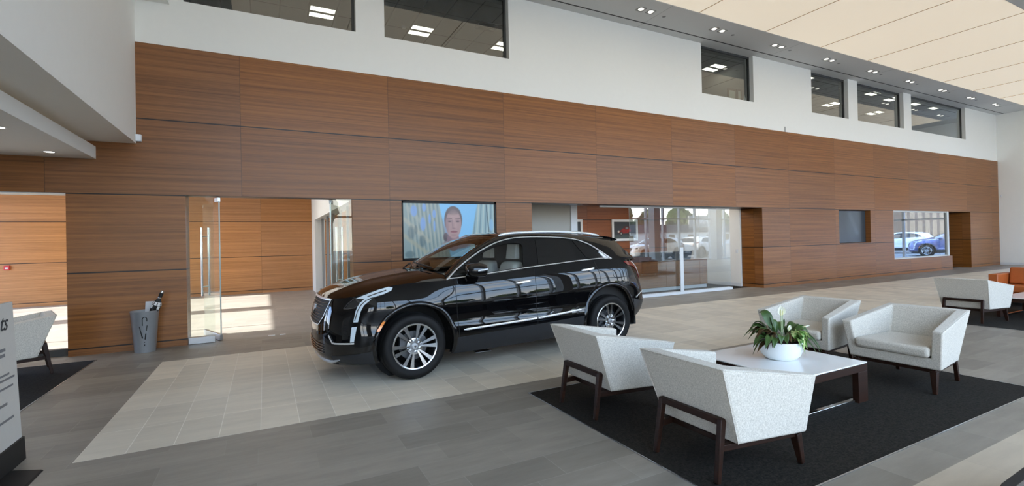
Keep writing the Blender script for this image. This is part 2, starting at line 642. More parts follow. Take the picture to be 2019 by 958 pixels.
# thin joints across the soffit boards
m = MB()
for k in range(-1, 7):
    xj = 3.5+4.9*k
    m.box(xj, xj+0.006, 8.0, 8.945, ZS-0.0015, ZS+0.002)
    m.box(xj, xj+0.006, 8.985, 9.23, ZS-0.0015, ZS+0.002)
struct(m.build('trim_4', simple('joint_grey', C(120, 122, 122), 0.8)))
# backlit stretched fabric: one shallow billow per bay between seams
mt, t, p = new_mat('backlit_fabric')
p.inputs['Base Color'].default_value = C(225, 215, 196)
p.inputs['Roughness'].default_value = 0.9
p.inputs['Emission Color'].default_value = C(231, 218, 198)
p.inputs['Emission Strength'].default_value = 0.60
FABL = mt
SEAM = simple('fabric_seam', C(150, 132, 108), 0.9)
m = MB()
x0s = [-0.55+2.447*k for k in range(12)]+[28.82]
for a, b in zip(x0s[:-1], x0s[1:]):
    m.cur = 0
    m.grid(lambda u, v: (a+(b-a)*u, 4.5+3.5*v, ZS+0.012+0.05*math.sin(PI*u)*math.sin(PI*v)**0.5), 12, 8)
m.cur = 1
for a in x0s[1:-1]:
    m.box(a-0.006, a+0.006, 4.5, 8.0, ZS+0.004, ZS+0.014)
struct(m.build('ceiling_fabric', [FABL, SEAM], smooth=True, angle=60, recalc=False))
m = MB()
m.box(-9, 29.9, 4.4, 8.1, ZS+0.6, ZS+0.7)
struct(m.build('ceiling_plenum', SOFFIT))
# ---- left bulkhead, canopy
m = MB()
m.box(-9, -1.715, -4, YU, 3.165, 7.37)
m.box(-1.715, -1.27, 8.86, YU, 5.41, ZS)
struct(m.build('wall_left_bulkhead', simple('bulkhead_paint', C(240, 240, 236), 0.75, var=0.015, scale=8)))
m = MB()
m.box(-9, -2.2, 3.0, YW, 2.90, 3.085)
struct(m.build('ceiling_canopy', WHITE))
m = MB()
m.box(-8.5, -2.75, 3.3, 9.0, 3.087, 3.10)
struct(m.build('trim_5', emit_mat('warm_cove_strip', (1.0, 0.72, 0.50, 1), 2.2)))
# ---- side walls
m = MB()
m.box(-9.2, -9, -4, YW, 0, 3.165)
struct(m.build('wall_left', WHITE))
m = MB()
m.box(29.9, 30.1, 7.4, 9.5, 0, 7.37)
m.box(29.9, 30.1, -4, 7.4, 3.0, 7.37)
struct(m.build('wall_right', WHITE))
m = MB()
m.box(29.885, 29.9, 7.4, YW, 0, 0.10)
m.box(29.89, 29.9, 7.4, YW, 0.112, 0.118)
struct(m.build('baseboard_right', ALU_W, bevel=0.003))
# ---- glazing of the right side wall
m = MB()
for y in (-4, -2.1, -0.2, 1.7, 3.6, 5.5, 7.3):
    m.box(29.93, 30.05, y, y+0.1, 0, 3.0)
m.box(29.93, 30.05, -4, 7.4, 0, 0.08)
m.box(29.93, 30.05, -4, 7.4, 2.2, 2.27)
w = struct(m.build('window_7', ALU_W))
p = MB()
p.box(29.985, 29.995, -4, 7.4, 0.08, 3.0)
p.build('pane', GLASS, w)
# ---- street facade behind the camera
m = MB()
YF = -4.0
k = 0
x = -1.7
while x < 29.9:
    m.box(x-0.04, x+0.04, YF-0.09, YF+0.09, 0, ZS)
    x += 1.45
for z in (0.0, 2.75, 4.9):
    m.box(-1.7, 29.9, YF-0.06, YF+0.06, z, z+0.08)
for x in (-5.46, -4.2, -2.94):
    m.box(x-0.04, x+0.04, YF-0.09, YF+0.09, 0, 3.165)
m.box(-5.5, -2.9, YF-0.06, YF+0.06, 0, 0.08)
for xc in (10.2, 21.8, 27.4):
    m.box(xc-0.25, xc+0.25, YF+0.2, YF+0.7, 0, ZS)
w = struct(m.build('window_8', ALU_W))
p = MB()
p.box(-1.7, 29.9, YF-0.005, YF+0.005, 0.08, ZS)
p.box(-5.5, -2.9, YF-0.005, YF+0.005, 0.08, 3.165)
p.build('pane', GLASS_F, w)
m = MB()
m.box(-9.2, -5.5, YF-0.1, YF+0.1, 0, 3.165)
m.box(-2.9, -1.74, YF-0.1, YF+0.1, 0, 3.165)
m.box(-9.2, -1.74, YF-0.1, YF+0.1, 3.165, 7.37)
struct(m.build('wall_front_left', WHITE))

# ---- hall behind the left door: walls, ceiling, west glazing
YH = 18.2
WOOD_H = wood_mat('hall_wood_panel', 'X', C(140, 94, 54), C(192, 136, 86), rows=(0.10, 1.215, 2.38), xoff=-0.09, per=2.455)
m = MB()
m.box(-9, 1.48, YH, YH+0.2, 0, 3.45)
struct(m.build('wall_hall_back', WOOD_H))
m = MB()
m.box(1.48, 1.78, 17.1, YH, 0, 3.45)
m.box(1.48, 1.78, 9.5, 17.1, 2.385, 3.45)
m.box(1.48, 1.78, 9.5, 9.62, 0, 2.385)
struct(m.build('wall_hall_right', WHITE))
m = MB()
for y in (16.2, 14.9, 13.6, 12.3, 11.0, 9.75):
    m.box(1.60, 1.68, y-0.04, y+0.04, 0, 2.385)
m.box(1.60, 1.68, 9.62, 17.1, 0, 0.12)
w = struct(m.build('door_1', simple('grey_door_stile', C(150, 152, 152), 0.4, 0.4)))
p = MB()
p.box(1.635, 1.645, 9.62, 17.1, 0.12, 2.385)
p.build('pane', GLASS_R, w)
m = MB()
m.box(-9, 5.0, 9.5, YH, 3.45, 3.6)
m.box(1.78, 5.0, 9.5, 18.4, 3.40, 3.46)
struct(m.build('ceiling_hall', WHITE))
m = MB()
m.box(4.9, 5.0, YB, YH, 0, 3.45)
m.box(1.78, 5.0, YH, YH+0.2, 0, 3.45)
struct(m.build('wall_side_room', simple('dim_room_paint', C(96, 98, 98), 0.8)))
m = MB()
m.box(-9.15, -9.0, 9.5, 10.3, 0, 3.6)
m.box(-9.15, -9.0, 13.6, 14.35, 0, 3.6)
m.box(-9.15, -9.0, 17.78, YH+0.2, 0, 3.6)
m.box(-9.15, -9.0, 9.5, YH+0.2, 3.30, 3.6)
struct(m.build('wall_hall_left', WHITE))
m = MB()
for y in (11.05, 16.9):
    m.box(-9.10, -9.04, y-0.02, y+0.02, 0, 3.3)
w = struct(m.build('window_9', DARKFR))
p = MB()
p.box(-9.075, -9.065, 10.3, 17.78, 0, 3.3)
p.build('pane', GLASS, w)
# dark threshold rail of the left opening
m = MB()
m.box(-8, -2.55, 9.33, 9.41, 0, 0.10)
struct(m.build('trim_8', DARKFR))
m = MB()
m.box(-8, -2.55, 9.225, 9.5, 2.370, 2.385)
struct(m.build('trim_9', WHITE))

# ---- ground floor office behind the glass partition
m = MB()
m.box(5.24, 7.24, 10.60, 10.72, 0, 2.9)
struct(m.build('wall_office_left', simple('warm_grey_paint', C(176, 174, 166), 0.8, var=0.02)))
m = MB()
m.box(7.20, 7.40, 10.56, 10.76, 0, 2.9)
struct(m.build('trim_6', ALU_W, bevel=0.004))
m = MB()
m.box(5.0, 17, 13.0, 13.2, 0, 2.9)
struct(m.build('wall_office_back', wood_mat('office_wood_panel', 'X', C(112, 62, 36), C(150, 92, 58), rows=(0.1, 1.21, 2.20), xoff=-0.32)))
m = MB()
m.box(13.05, 13.25, 9.94, 13.0, 0, 2.9)
struct(m.build('wall_office_right', WHITE))
m = MB()
m.box(13.035, 13.05, 9.94, 13.0, 0.0, 0.10)
m.box(13.046, 13.05, 9.94, 13.0, 0.112, 0.118)
m.box(13.046, 13.05, 10.32, 10.326, 0.118, 2.4)
struct(m.build('baseboard_office', ALU_W))
m = MB()
m.box(5.0, 29.9, YB, 18.4, 2.9, 3.0)
struct(m.build('ceiling_office', simple('office_ceiling_paint', C(190, 190, 186), 0.8)))
m = MB()
m.box(5.02, 5.24, YB, 10.6, 0, 2.9)
m.box(19.5, 19.6, YB, 13, 0, 2.9)
m.box(19.6, 27.2, 13.0, 13.1, 0, 2.9)
m.box(27.15, 27.2, 9.96, 13.0, 0, 2.9)
struct(m.build('wall_back_rooms', simple('dark_room_paint', C(70, 66, 62), 0.8)))
m = MB()
m.box(25.2, 26.95, 9.96, 10.0, 0, 2.385)
door = struct(m.build('door_2', wood_mat('recess_door_wood', 'X', C(70, 40, 24), C(96, 58, 36), rows=(0.1, 1.21), xoff=0)))
# glass partition on its floor track
m = MB()
m.box(7.6, 12.14, 9.53, 9.66, 0, 0.075)
m.box(7.4, 12.14, 9.575, 9.615, 2.345, 2.385)
w = struct(m.build('window_11', ALU_W, bevel=0.003))
for a, b in ((8.33, 9.59), (9.60, 10.86), (10.87, 12.14)):
    p = MB()
    p.box(a, b, 9.59, 9.602, 0.075, 2.345)
    p.build('pane', GLASS_R, w)
# right hand display window of the wood wall
m = MB()
a, b, z0, z1 = 20.58, 24.95, 0.57, 2.385
m.box(a, a+0.05, 9.23, 9.33, z0, z1)
m.box(b-0.16, b, 9.215, 9.45, z0, z1)
m.box(a+0.05, b-0.16, 9.23, 9.33, z0, z0+0.05)
m.box(a+0.05, b-0.16, 9.23, 9.33, z1-0.05, z1)
w = struct(m.build('window_12', simple('pale_window_frame', C(205, 207, 203), 0.5)))
p = MB()
p.box(a+0.05, b-0.16, 9.262, 9.272, z0+0.05, z1-0.05)
p.build('pane', glass('display_window_glass', tint=(0.6, 0.64, 0.64, 1), gain=2.2, lo=0.10), w)

# ---- upper floor offices (only their ceilings show)
ZO = 7.6
mt, t, p = new_mat('acoustic_ceiling_tile')
g = N(t, 'ShaderNodeNewGeometry')
b = N(t, 'ShaderNodeTexBrick')
b.offset = 0
b.inputs['Scale'].default_value = 1
b.inputs['Brick Width'].default_value = 0.655
b.inputs['Row Height'].default_value = 1.31
b.inputs['Mortar Size'].default_value = 0.016
b.inputs['Color1'].default_value = C(172, 172, 166)
b.inputs['Color2'].default_value = C(176, 176, 170)
b.inputs['Mortar'].default_value = C(60, 60, 58)
mp = N(t, 'ShaderNodeMapping')
mp.inputs['Location'].default_value = (-1.1, -0.25, 0)
t.links.new(g.outputs['Position'], mp.inputs[0])
t.links.new(mp.outputs[0], b.inputs['Vector'])
t.links.new(b.outputs[0], p.inputs['Base Color'])
p.inputs['Roughness'].default_value = 0.9
m = MB()
m.box(-2, 33, YB, 17, ZO, ZO+0.1)
struct(m.build('ceiling_upper_office', mt))
m = MB()
m.box(-2, 33, 16.8, 17, SILL-0.2, ZO)
m.box(-2, -1.8, YB, 17, SILL-0.2, ZO)
m.box(32.8, 33, YB, 17, SILL-0.2, ZO)
m.box(7.5, 7.6, YB, 17, SILL-0.2, ZO)
m.box(14.9, 15.0, YB, 17, SILL-0.2, ZO)
struct(m.build('wall_upper_office', simple('upper_office_paint', C(150, 150, 144), 0.8)))
m = MB()
m.box(-2, 33, YB, 17, SILL-0.3, SILL-0.2)
struct(m.build('floor_upper_office', simple('upper_carpet', C(150, 148, 142), 0.95)))
m = MB()
m.box(-2, 30.0, YB-0.1, YB+0.15, ZS, ZO+0.1)
struct(m.build('wall_upper_header', simple('upper_header_paint', C(120, 120, 116), 0.8)))
# ================================================================== THE CAR: body surface functions
# x: rearwards from the front axle, w: half width, z: height
def spl(xs, ys):
    """natural cubic spline -> function"""
    xs=np.array(xs,float); ys=np.array(ys,float); n=len(xs); h=np.diff(xs)
    A=np.zeros((n,n)); b=np.zeros(n); A[0,0]=A[-1,-1]=1
    for i in range(1,n-1):
        A[i,i-1]=h[i-1]; A[i,i]=2*(h[i-1]+h[i]); A[i,i+1]=h[i]
        b[i]=3*((ys[i+1]-ys[i])/h[i]-(ys[i]-ys[i-1])/h[i-1])
    c=np.linalg.solve(A,b); bb=(ys[1:]-ys[:-1])/h-h*(2*c[:-1]+c[1:])/3; d=(c[1:]-c[:-1])/(3*h)
    def f(x):
        x=min(max(float(x),xs[0]),xs[-1]); i=min(max(int(np.searchsorted(xs,x)-1),0),n-2); u=x-xs[i]
        return float(ys[i]+bb[i]*u+c[i]*u*u+d[i]*u**3)
    return f
def lin(xs,ys): return lambda x: float(np.interp(x,xs,ys))
def pch(xs,ys):
    """monotone cubic"""
    xs=np.array(xs,float); ys=np.array(ys,float); h=np.diff(xs); dl=np.diff(ys)/h; m=np.zeros(len(xs)); m[0]=dl[0]; m[-1]=dl[-1]
    for i in range(1,len(xs)-1):
        if dl[i-1]*dl[i]>0:
            w1=2*h[i]+h[i-1]; w2=h[i]+2*h[i-1]; m[i]=(w1+w2)/(w1/dl[i-1]+w2/dl[i])
    def f(x):
        x=min(max(float(x),xs[0]),xs[-1]); i=min(max(int(np.searchsorted(xs,x)-1),0),len(xs)-2); t=(x-xs[i])/h[i]
        return float(ys[i]*(2*t**3-3*t*t+1)+h[i]*m[i]*(t**3-2*t*t+t)+ys[i+1]*(3*t*t-2*t**3)+h[i]*m[i+1]*(t**3-t*t))
    return f
LOOP=[(-.970,0),(-.962,.22),(-.935,.42),(-.875,.60),(-.76,.75),(-.60,.855),(-.40,.914),(-.2,.937),(0,.946),(.5,.951),(1.0,.952),(1.5,.952),(2.0,.951),(2.5,.947),(2.9,.935),(3.2,.912),(3.42,.868),(3.60,.79),(3.735,.64),(3.82,.42),(3.855,.2),(3.865,0)]
_d=np.r_[0,np.cumsum([math.dist(LOOP[i],LOOP[i+1]) for i in range(len(LOOP)-1)])]
_i=[i for i,p in enumerate(LOOP) if p[0]==1.5][0]; _d=_d-_d[_i]+1.5
TX=spl(_d,[p[0] for p in LOOP]); TW=spl(_d,[p[1] for p in LOOP]); T0, T1E = float(_d[0]), float(_d[-1])
_ts=np.linspace(T0,T1E,900); _xs=np.array([TX(t) for t in _ts])
def t_of_x(x): return float(np.interp(x,_xs,_ts))
ZT=pch([-.97,-.90,-.76,-.6,-.45,-.3,0,.42,1.0,1.6,2.0,2.5,2.96,3.2,3.4,3.83],[.935,.94,.955,.985,1.03,1.062,1.085,1.10,1.14,1.19,1.217,1.248,1.262,1.245,1.225,1.21])
ZB=pch([-.97,-.7,-.45,.5,2.4,3.3,3.6,3.83],[.205,.215,.225,.225,.265,.33,.40,.42])
SO=pch([.18,.26,.33,.43,.475,.54,.60,.67,.74,.82,.90,.97,1.03,1.06,1.10,1.15,1.21,1.28],[-.085,-.05,-.022,-.002,.006,.008,-.004,-.010,-.005,.004,-.003,-.013,-.024,-.032,-.047,-.064,-.086,-.113])
FO=pch([.18,.26,.32,.48,.62,.66,.8,.95,1.1],[-.12,-.04,-.008,0,-.008,-.012,-.04,-.09,-.16])
RO=pch([.28,.36,.45,.63,.75,.95,1.1,1.25],[-.28,-.13,-.05,0,-.012,-.05,-.09,-.20])
def sst(a,b,x):
    u=min(max((x-a)/(b-a),0),1); return u*u*(3-2*u)
def PA(t,z,off=0.0):
    x,w=TX(t),TW(t); e=.01
    dx,dw=TX(t+e)-TX(t-e),TW(t+e)-TW(t-e); l=math.hypot(dx,dw) or 1; nx,nw=-dw/l,dx/l
    if t-T0<.012: nx,nw=-1,0
    if T1E-t<.012: nx,nw=1,0
    f=sst(-.35,-.82,x) if x<0 else 0; r=sst(3.2,3.65,x)
    zz=z-min(max(.045*(x-1.2),-.03),.065)*sst(.65,.95,z)*(1-r)
    o=SO(zz)*(1-f-r)+FO(z)*f+RO(z)*r+off
    o-=.42*max(z-.87,0)**1.25*sst(.55,-.05,x)*(1-f)
    return (x+nx*o, max(w+nw*o,0.0), z)
def ztop(t): return ZT(TX(t))
def wbelt(x):
    t=t_of_x(x); return PA(t,ztop(t))[1]
def PC(x,z,off=0.0):
    t=t_of_x(x); h=max(z-ztop(t),-.05); w=PA(t,ztop(t))[1]
    return (x, w-.42*h-.10*h*h+off, z+.4*off)

# ---- greenhouse curves: T1 windshield / roof / backlight edge, T2 upper edge of the side windows
def cowl(s):
    return Vector((.26+.18*s*s, .72*s, 1.205-.042*s*s))
def header(s):
    return Vector((1.13+.11*s*s, .60*s, 1.642-.027*s*s))
def WS(s, r):
    a, b = cowl(s), header(s)
    q = a.lerp(b, r)
    q.z += .05*4*r*(1-r)
    q.x -= .02*4*r*(1-r)
    return q
_T1 = [tuple(WS(1, r)) for r in (0, .25, .5, .75, 1.0)]+[(1.5, .605, 1.645), (1.8, .605, 1.651), (2.2, .605, 1.641), (2.6, .60, 1.615), (2.95, .60, 1.582), (3.2, .61, 1.535), (3.36, .67, 1.39), (3.53, .74, 1.23)]
_T2 = [(.405, 1.105), (.55, 1.222), (.77, 1.360), (1.00, 1.476), (1.25, 1.560), (1.46, 1.592), (1.70, 1.600), (2.05, 1.590), (2.36, 1.562), (2.58, 1.497), (2.79, 1.372), (2.945, 1.264), (3.40, 1.228)]
_pp = list(range(len(_T1)))
T1f = [pch(_pp, [q[i] for q in _T1]) for i in range(3)]
T2x, T2z = pch(_pp, [q[0] for q in _T2]), pch(_pp, [q[1] for q in _T2])
def T1(p):
    return Vector((T1f[0](p), T1f[1](p), T1f[2](p)))
def T2(p):
    return Vector(PC(T2x(p), T2z(p)))
_E = [PA(t, ztop(t)) for t in np.linspace(T0, t_of_x(.55), 90)]
_EX = np.array([e[0] for e in _E]); _EW = np.array([e[1] for e in _E]); _EZ = np.array([e[2] for e in _E])
HC = pch([-.90, -.86, -.78, -.6, -.39, 0, .26, .5], [.937, .972, 1.012, 1.068, 1.120, 1.180, 1.207, 1.216])
def HOOD(x, y):
    we, ze = float(np.interp(x, _EX, _EW)), float(np.interp(x, _EX, _EZ))
    zc = max(HC(x), ze)
    k = min(abs(y)/max(we, 1e-4), 1.0)
    z = ze+(zc-ze)*(1-k**3)
    # power bulge crease
    z += .012*math.exp(-((abs(y)-.36)/.05)**2)*sst(-.85, -.5, x)*(1-sst(.1, .35, x))
    return (x, y, z)

def inside(poly, P):
    P = np.asarray(P)
    x, y = P[:, 0], P[:, 1]
    r = np.zeros(len(P), bool)
    n = len(poly)
    for i in range(n):
        x0, y0 = poly[i]
        x1, y1 = poly[(i+1) % n]
        if y0 == y1:
            continue
        c = ((y0 > y) != (y1 > y)) & (x < (x1-x0)*(y-y0)/(y1-y0)+x0)
        r ^= c
    return r
def resample(poly, h, closed=True):
    out = []
    n = len(poly)
    for i in range(n if closed else n-1):
        a, b = poly[i], poly[(i+1) % n]
        k = max(1, int(math.dist(a, b)/h))
        for j in range(k):
            out.append((a[0]+(b[0]-a[0])*j/k, a[1]+(b[1]-a[1])*j/k))
    if not closed:
        out.append(tuple(poly[-1]))
    return out
def cdt(poly, hx, hy, holes=()):
    loops = [poly]+list(holes)
    pts, edges = [], []
    for lp in loops:
        o = len(pts)
        pts += lp
        edges += [(o+i, o+(i+1) % len(lp)) for i in range(len(lp))]
    B = np.array(pts)
    gx = np.arange(B[:, 0].min()+hx/2, B[:, 0].max(), hx)
    gy = np.arange(B[:, 1].min()+hy/2, B[:, 1].max(), hy)
    G = np.array([(x, y) for x in gx for y in gy]) if len(gx) and len(gy) else np.zeros((0, 2))
    if len(G):
        k = inside(poly, G)
        for h in holes:
            k &= ~inside(h, G)
        G = G[k]
        if len(G):
            d = np.min(((G[:, None, :]-B[None, :, :])/np.array([hx, hy]))**2 @ np.ones(2), axis=1)
            G = G[d > 0.16]
    V = [Vector((float(a), float(b))) for a, b in pts]+[Vector((float(a), float(b))) for a, b in G]
    r = delaunay_2d_cdt(V, edges, [], 0, 1e-6)
    vo, fo = r[0], r[2]
    cen = np.array([[sum(vo[i][0] for i in f)/len(f), sum(vo[i][1] for i in f)/len(f)] for f in fo])
    k = inside(poly, cen)
    for h in holes:
        k &= ~inside(h, cen)
    return [tuple(v) for v in vo], [tuple(f) for f, q in zip(fo, k) if q]
def add_surface(mb, poly, fmap, hx, hy, sides=(-1, 1), holes=(), rim=None):
    """triangulated patch of the body surface; sides -1 is the near side. rim(a,b): inner point for a skirt"""
    vo, fo = cdt(poly, hx, hy, holes)
    n = len(poly)
    for s in sides:
        vs = []
        for a, b in vo:
            q = fmap(a, b)
            vs.append((q[0], s*q[1], q[2]))
        mb.add(vs, fo)
        if rim:
            ring = [fmap(*q) for q in poly]
            inn = [rim(*q) for q in poly]
            vv = [(q[0], s*q[1], q[2]) for q in ring]+[(q[0], s*q[1], q[2]) for q in inn]
            mb.add(vv, [(i, (i+1) % n, n+(i+1) % n, n+i) for i in range(n)])
    return mb
def fixn(o, outward=True):
    return o
PAINT = simple('black_car_paint', (0.0025, 0.0025, 0.003, 1), 0.015, 0.0, 0.55, var=0.0)
GLOSSB = simple('gloss_black_trim', (0.004, 0.004, 0.0045, 1), 0.05, 0.0, 0.5, var=0.0)
PLASTB = simple('dark_cladding', C(30, 32, 36), 0.42, var=0.08)
RUBBER = simple('tyre_rubber', C(11, 11, 12), 0.65, 0.0, 0.3, var=0.12, scale=40)
WHEELM = simple('machined_wheel', C(200, 203, 206), 0.16, 1.0, var=0.02)
WHEELD = simple('wheel_pocket_grey', C(52, 54, 57), 0.4, 0.6, var=0.05)
DARKIN = simple('dark_cabin', C(22, 21, 20), 0.8, var=0.1)
LEATHER = simple('pale_grey_leather', C(214, 217, 214), 0.5, var=0.04, scale=14)
LAMPW = simple('lamp_lens_white', C(206, 216, 222), 0.10, 0.0, 0.8, coat=1.0, var=0.02)
LAMPD = simple('smoked_lamp', (0.01, 0.011, 0.012, 1), 0.04, 0.0, 0.8, coat=1.0, var=0.0)
AMBER = simple('amber_lens', C(228, 128, 30), 0.18, coat=0.8, var=0.05)
REDL = simple('red_tail_lens', C(120, 16, 24), 0.10, coat=1.0, var=0.08)
PRIV = simple('privacy_glass', (0.006, 0.006, 0.006, 1), 0.02, 0.0, 0.6, var=0.0)
CARGL = glass('car_glass', tint=(0.42, 0.46, 0.42, 1), gain=1.2)
CARGS = glass('car_side_glass', tint=(0.92, 0.94, 0.92, 1), gain=1.1)
CHROMEB = simple('bright_chrome', C(246, 247, 248), 0.38, 0.75, var=0.01)
CHROMED = simple('dark_chrome', C(120, 122, 126), 0.2, 1.0, var=0.03)

def arch_pts(cx, cz, r, zb, n=28, rev=True):
    """arc of the wheel opening from its rear foot over the top to its front foot (or reversed)"""
    a0 = math.asin((zb-cz)/r)
    return [(t_of_x(cx+r*math.cos(a)), cz+r*math.sin(a)) for a in np.linspace(PI-a0, a0, n)]
def side_pt(s, t, z, off=0.0):
    q = PA(t, z, off)
    return (q[0], s*q[1], q[2])
FA, RA, AR = (.02, .395), (2.868, .430), .445

def make_car(label, group=None):
    car = thing('car', label, 'car', group=group)
    # ---------------- body shell
    mb = MB()
    zb = lambda t: ZB(TX(t))
    tb = lambda x: t_of_x(x)
    a1 = arch_pts(FA[0], FA[1], AR, .225)
    a2 = arch_pts(RA[0], RA[1], AR+.01, .30)
    bot = [(t, zb(t)) for t in np.linspace(T0, a1[0][0], 34)[:-1]]
    bot += a1
    bot += [(t, zb(t)) for t in np.linspace(a1[-1][0], a2[0][0], 40)[1:-1]]
    bot += a2
    bot += [(t, zb(t)) for t in np.linspace(a2[-1][0], T1E, 26)[1:]]
    top = [(t, ztop(t)) for t in np.linspace(T1E, T0, 190)]
    poly = bot+top
    add_surface(mb, poly, PA, .035, .028)
    # hood
    lead = [(float(a), float(b)) for a, b in zip(_EX, _EW) if a < .40]
    cw = [(cowl(s).x, cowl(s).y) for s in np.linspace(1, 0, 12)]
    near = lead+[(.405, .905)]+[(.425, .80)]+cw
    hp = near[1:]+[(x, -y) for x, y in near[::-1][1:]]
    vo, fo = cdt(hp, .03, .04)
    mb.add([HOOD(x, y) for x, y in vo], fo)
    # pillars and roof rails of the body: strip between T1 and T2
    for s in (-1, 1):
        def strip(u, v):
            p = u*12
            a, b = T2(p), T1(p)
            q = a.lerp(b, v)
            k = .014*4*v*(1-v)
            return (q.x, s*(q.y+k), q.z+k)
        mb.grid(strip, 72, 5)
    # roof
    def roof(u, v):
        p = 4+u*6
        e = T1(p)
        y = (v*2-1)
        x = e.x
        if u < .12:
            x = e.x-.11*(1-y*y)*(1-u/.12)
        return (x, y*e.y, e.z+.030*(1-abs(y)**2.4))
    mb.grid(roof, 40, 20)
    # tail: sheet metal under the backlight
    def tailtop(u, v):
        e = T1(12)
        y = v*2-1
        a = Vector((e.x+.09*(1-y*y), y*e.y, e.z))
        q = Vector(PA(T1E-abs(y)*.85, ztop(T1E)))
        b = Vector((q.x, math.copysign(q.y, y), q.z))
        r = a.lerp(b, u)
        return tuple(r)
    mb.grid(tailtop, 4, 24)
    body = mb.build('body', PAINT, car, smooth=True, angle=38)
    # ---------------- underbody and wheel liners
    mb = MB()
    mb.box(-.80, 3.62, -.62, .62, .22, .50)
    for cx, cz in (FA, RA):
        for s in (-1, 1):
            n = 20
            vs, fs = [], []
            for i in range(n+1):
                a = PI+.30-(PI+.60)*i/n
                for w in (.60, .915):
                    vs.append((cx+(AR+.012)*math.cos(a), s*w, cz+(AR+.012)*math.sin(a)))
            for i in range(n):
                fs.append((2*i, 2*i+1, 2*i+3, 2*i+2))
            mb.add(vs, fs)
            mb.add([(cx+(AR+.02)*math.cos(a), s*.60, cz+(AR+.02)*math.sin(a)) for a in np.linspace(0, 2*PI, 24, endpoint=False)], [tuple(range(24))])
    mb.build('underbody', simple('liner_black', C(9, 9, 9), .8), car)
    # ---------------- cabin tub (dark), dashboard
    mb = MB()
    mb.box(.55, 3.3, -.80, .80, .50, .55)
    for s in (-1, 1):
        mb.box(.45, 3.3, s*.80-.01, s*.80+.01, .5, 1.10)
    mb.box(2.20, 3.30, -.78, .78, .5, 1.18)
    mb.hexa([(.48, -.78, .5), (.80, -.78, .5), (.80, .78, .5), (.48, .78, .5)], [(.46, -.74, 1.12), (.92, -.76, 1.10), (.92, .76, 1.10), (.46, .74, 1.12)])
    mb.box(1.62, 1.70, -.64, .64, 1.15, 1.52)
    mb.build('cabin_lining', DARKIN, car)
    # ---------------- seats
    for s in (-1, 1):
        mb = MB()
        mb.hexa([(1.02, s*.38-.26, .62), (1.56, s*.38-.26, .62), (1.56, s*.38+.26, .62), (1.02, s*.38+.26, .62)], [(1.02, s*.38-.25, .80), (1.52, s*.38-.25, .76), (1.52, s*.38+.25, .76), (1.02, s*.38+.25, .80)])
        mb.hexa([(1.36, s*.38-.26, .76), (1.58, s*.38-.26, .70), (1.58, s*.38+.26, .70), (1.36, s*.38+.26, .76)], [(1.50, s*.38-.22, 1.26), (1.76, s*.38-.21, 1.26), (1.76, s*.38+.21, 1.26), (1.50, s*.38+.22, 1.26)])
        st = mb.build('front_seat', LEATHER, car, bevel=.06, seg=4)
        hb = MB()
        hb.hexa([(1.545, s*.38-.13, 1.30), (1.71, s*.38-.13, 1.30), (1.71, s*.38+.13, 1.30), (1.545, s*.38+.13, 1.30)], [(1.57, s*.38-.13, 1.50), (1.735, s*.38-.13, 1.50), (1.735, s*.38+.13, 1.50), (1.57, s*.38+.13, 1.50)])
        hb.tube([(1.66, s*.38-.06, 1.2), (1.67, s*.38-.06, 1.32)], .008, 6)
        hb.tube([(1.66, s*.38+.06, 1.2), (1.67, s*.38+.06, 1.32)], .008, 6)
        hb.build('headrest', LEATHER, st, bevel=.06, seg=5)
    mb = MB()
    mb.tube([(.98+.05*math.sin(a)*.6, -.38+.185*math.cos(a), 1.02+.185*math.sin(a)) for a in np.linspace(0, 2*PI, 25)], .016, 8, cap=False)
    mb.bar((.85, -.38, .98), (.99, -.38, 1.02), .06, .06)
    mb.bar((.98, -.56, 1.02), (.98, -.20, 1.02), .02, .04)
    mb.build('steering_wheel', DARKIN, car, smooth=True)
    # ---------------- glass
    mb = MB()
    mb.grid(lambda u, v: tuple(WS((u*2-1)*.985, .03+v*.95)), 24, 16)
    mb.build('windshield', CARGL, car, smooth=True)
    mb = MB()
    def back(u, v):
        p = 10+u*2
        e = T1(p)
        y = v*2-1
        return (e.x+.085*(1-y*y), y*(e.y-.01), e.z+.012*(1-y*y)+.006)
    mb.grid(back, 10, 16)
    mb.build('rear_window', PRIV, car, smooth=True)
    fw = [(.475, 1.150), (.66, 1.262), (.85, 1.364), (1.02, 1.436), (1.18, 1.489), (1.32, 1.515), (1.44, 1.520), (1.515, 1.510), (1.535, 1.47), (1.50, 1.34), (1.468, 1.208), (1.20, 1.185), (.95, 1.163), (.70, 1.146)]
    dlo = [(T2x(p), T2z(p)) for p in np.linspace(0, 11, 60)]
    low = [(x, ZT(x)+.004) for x in np.linspace(2.93, .43, 40)]
    dl = dlo+low
    for s in (-1, 1):
        mb = MB()
        add_surface(mb, dl, lambda x, z: PC(x, z, -.004), .05, .05, sides=(s,), holes=[fw])
        mb.build('window_surround', GLOSSB, car, smooth=True)
        mb = MB()
        add_surface(mb, resample(fw, .06), lambda x, z: PC(x, z, -.012), .06, .06, sides=(s,))
        mb.build('front_side_window', CARGS, car, smooth=True)
        mb = MB()
        rw = [(1.752, 1.556), (1.735, 1.434), (1.702, 1.222), (2.0, 1.243), (2.312, 1.268), (2.345, 1.317), (2.315, 1.43), (2.262, 1.540), (2.13, 1.556), (1.95, 1.562)]
        add_surface(mb, resample(rw, .06), lambda x, z: PC(x, z, .001), .06, .06, sides=(s,), rim=lambda x, z: PC(x, z, -.008))
        mb.build('rear_side_window', PRIV, car, smooth=True)
        mb = MB()
        qw = [(2.352, 1.530), (2.44, 1.512), (2.54, 1.470), (2.63, 1.415), (2.78, 1.292), (2.56, 1.279), (2.50, 1.30)]
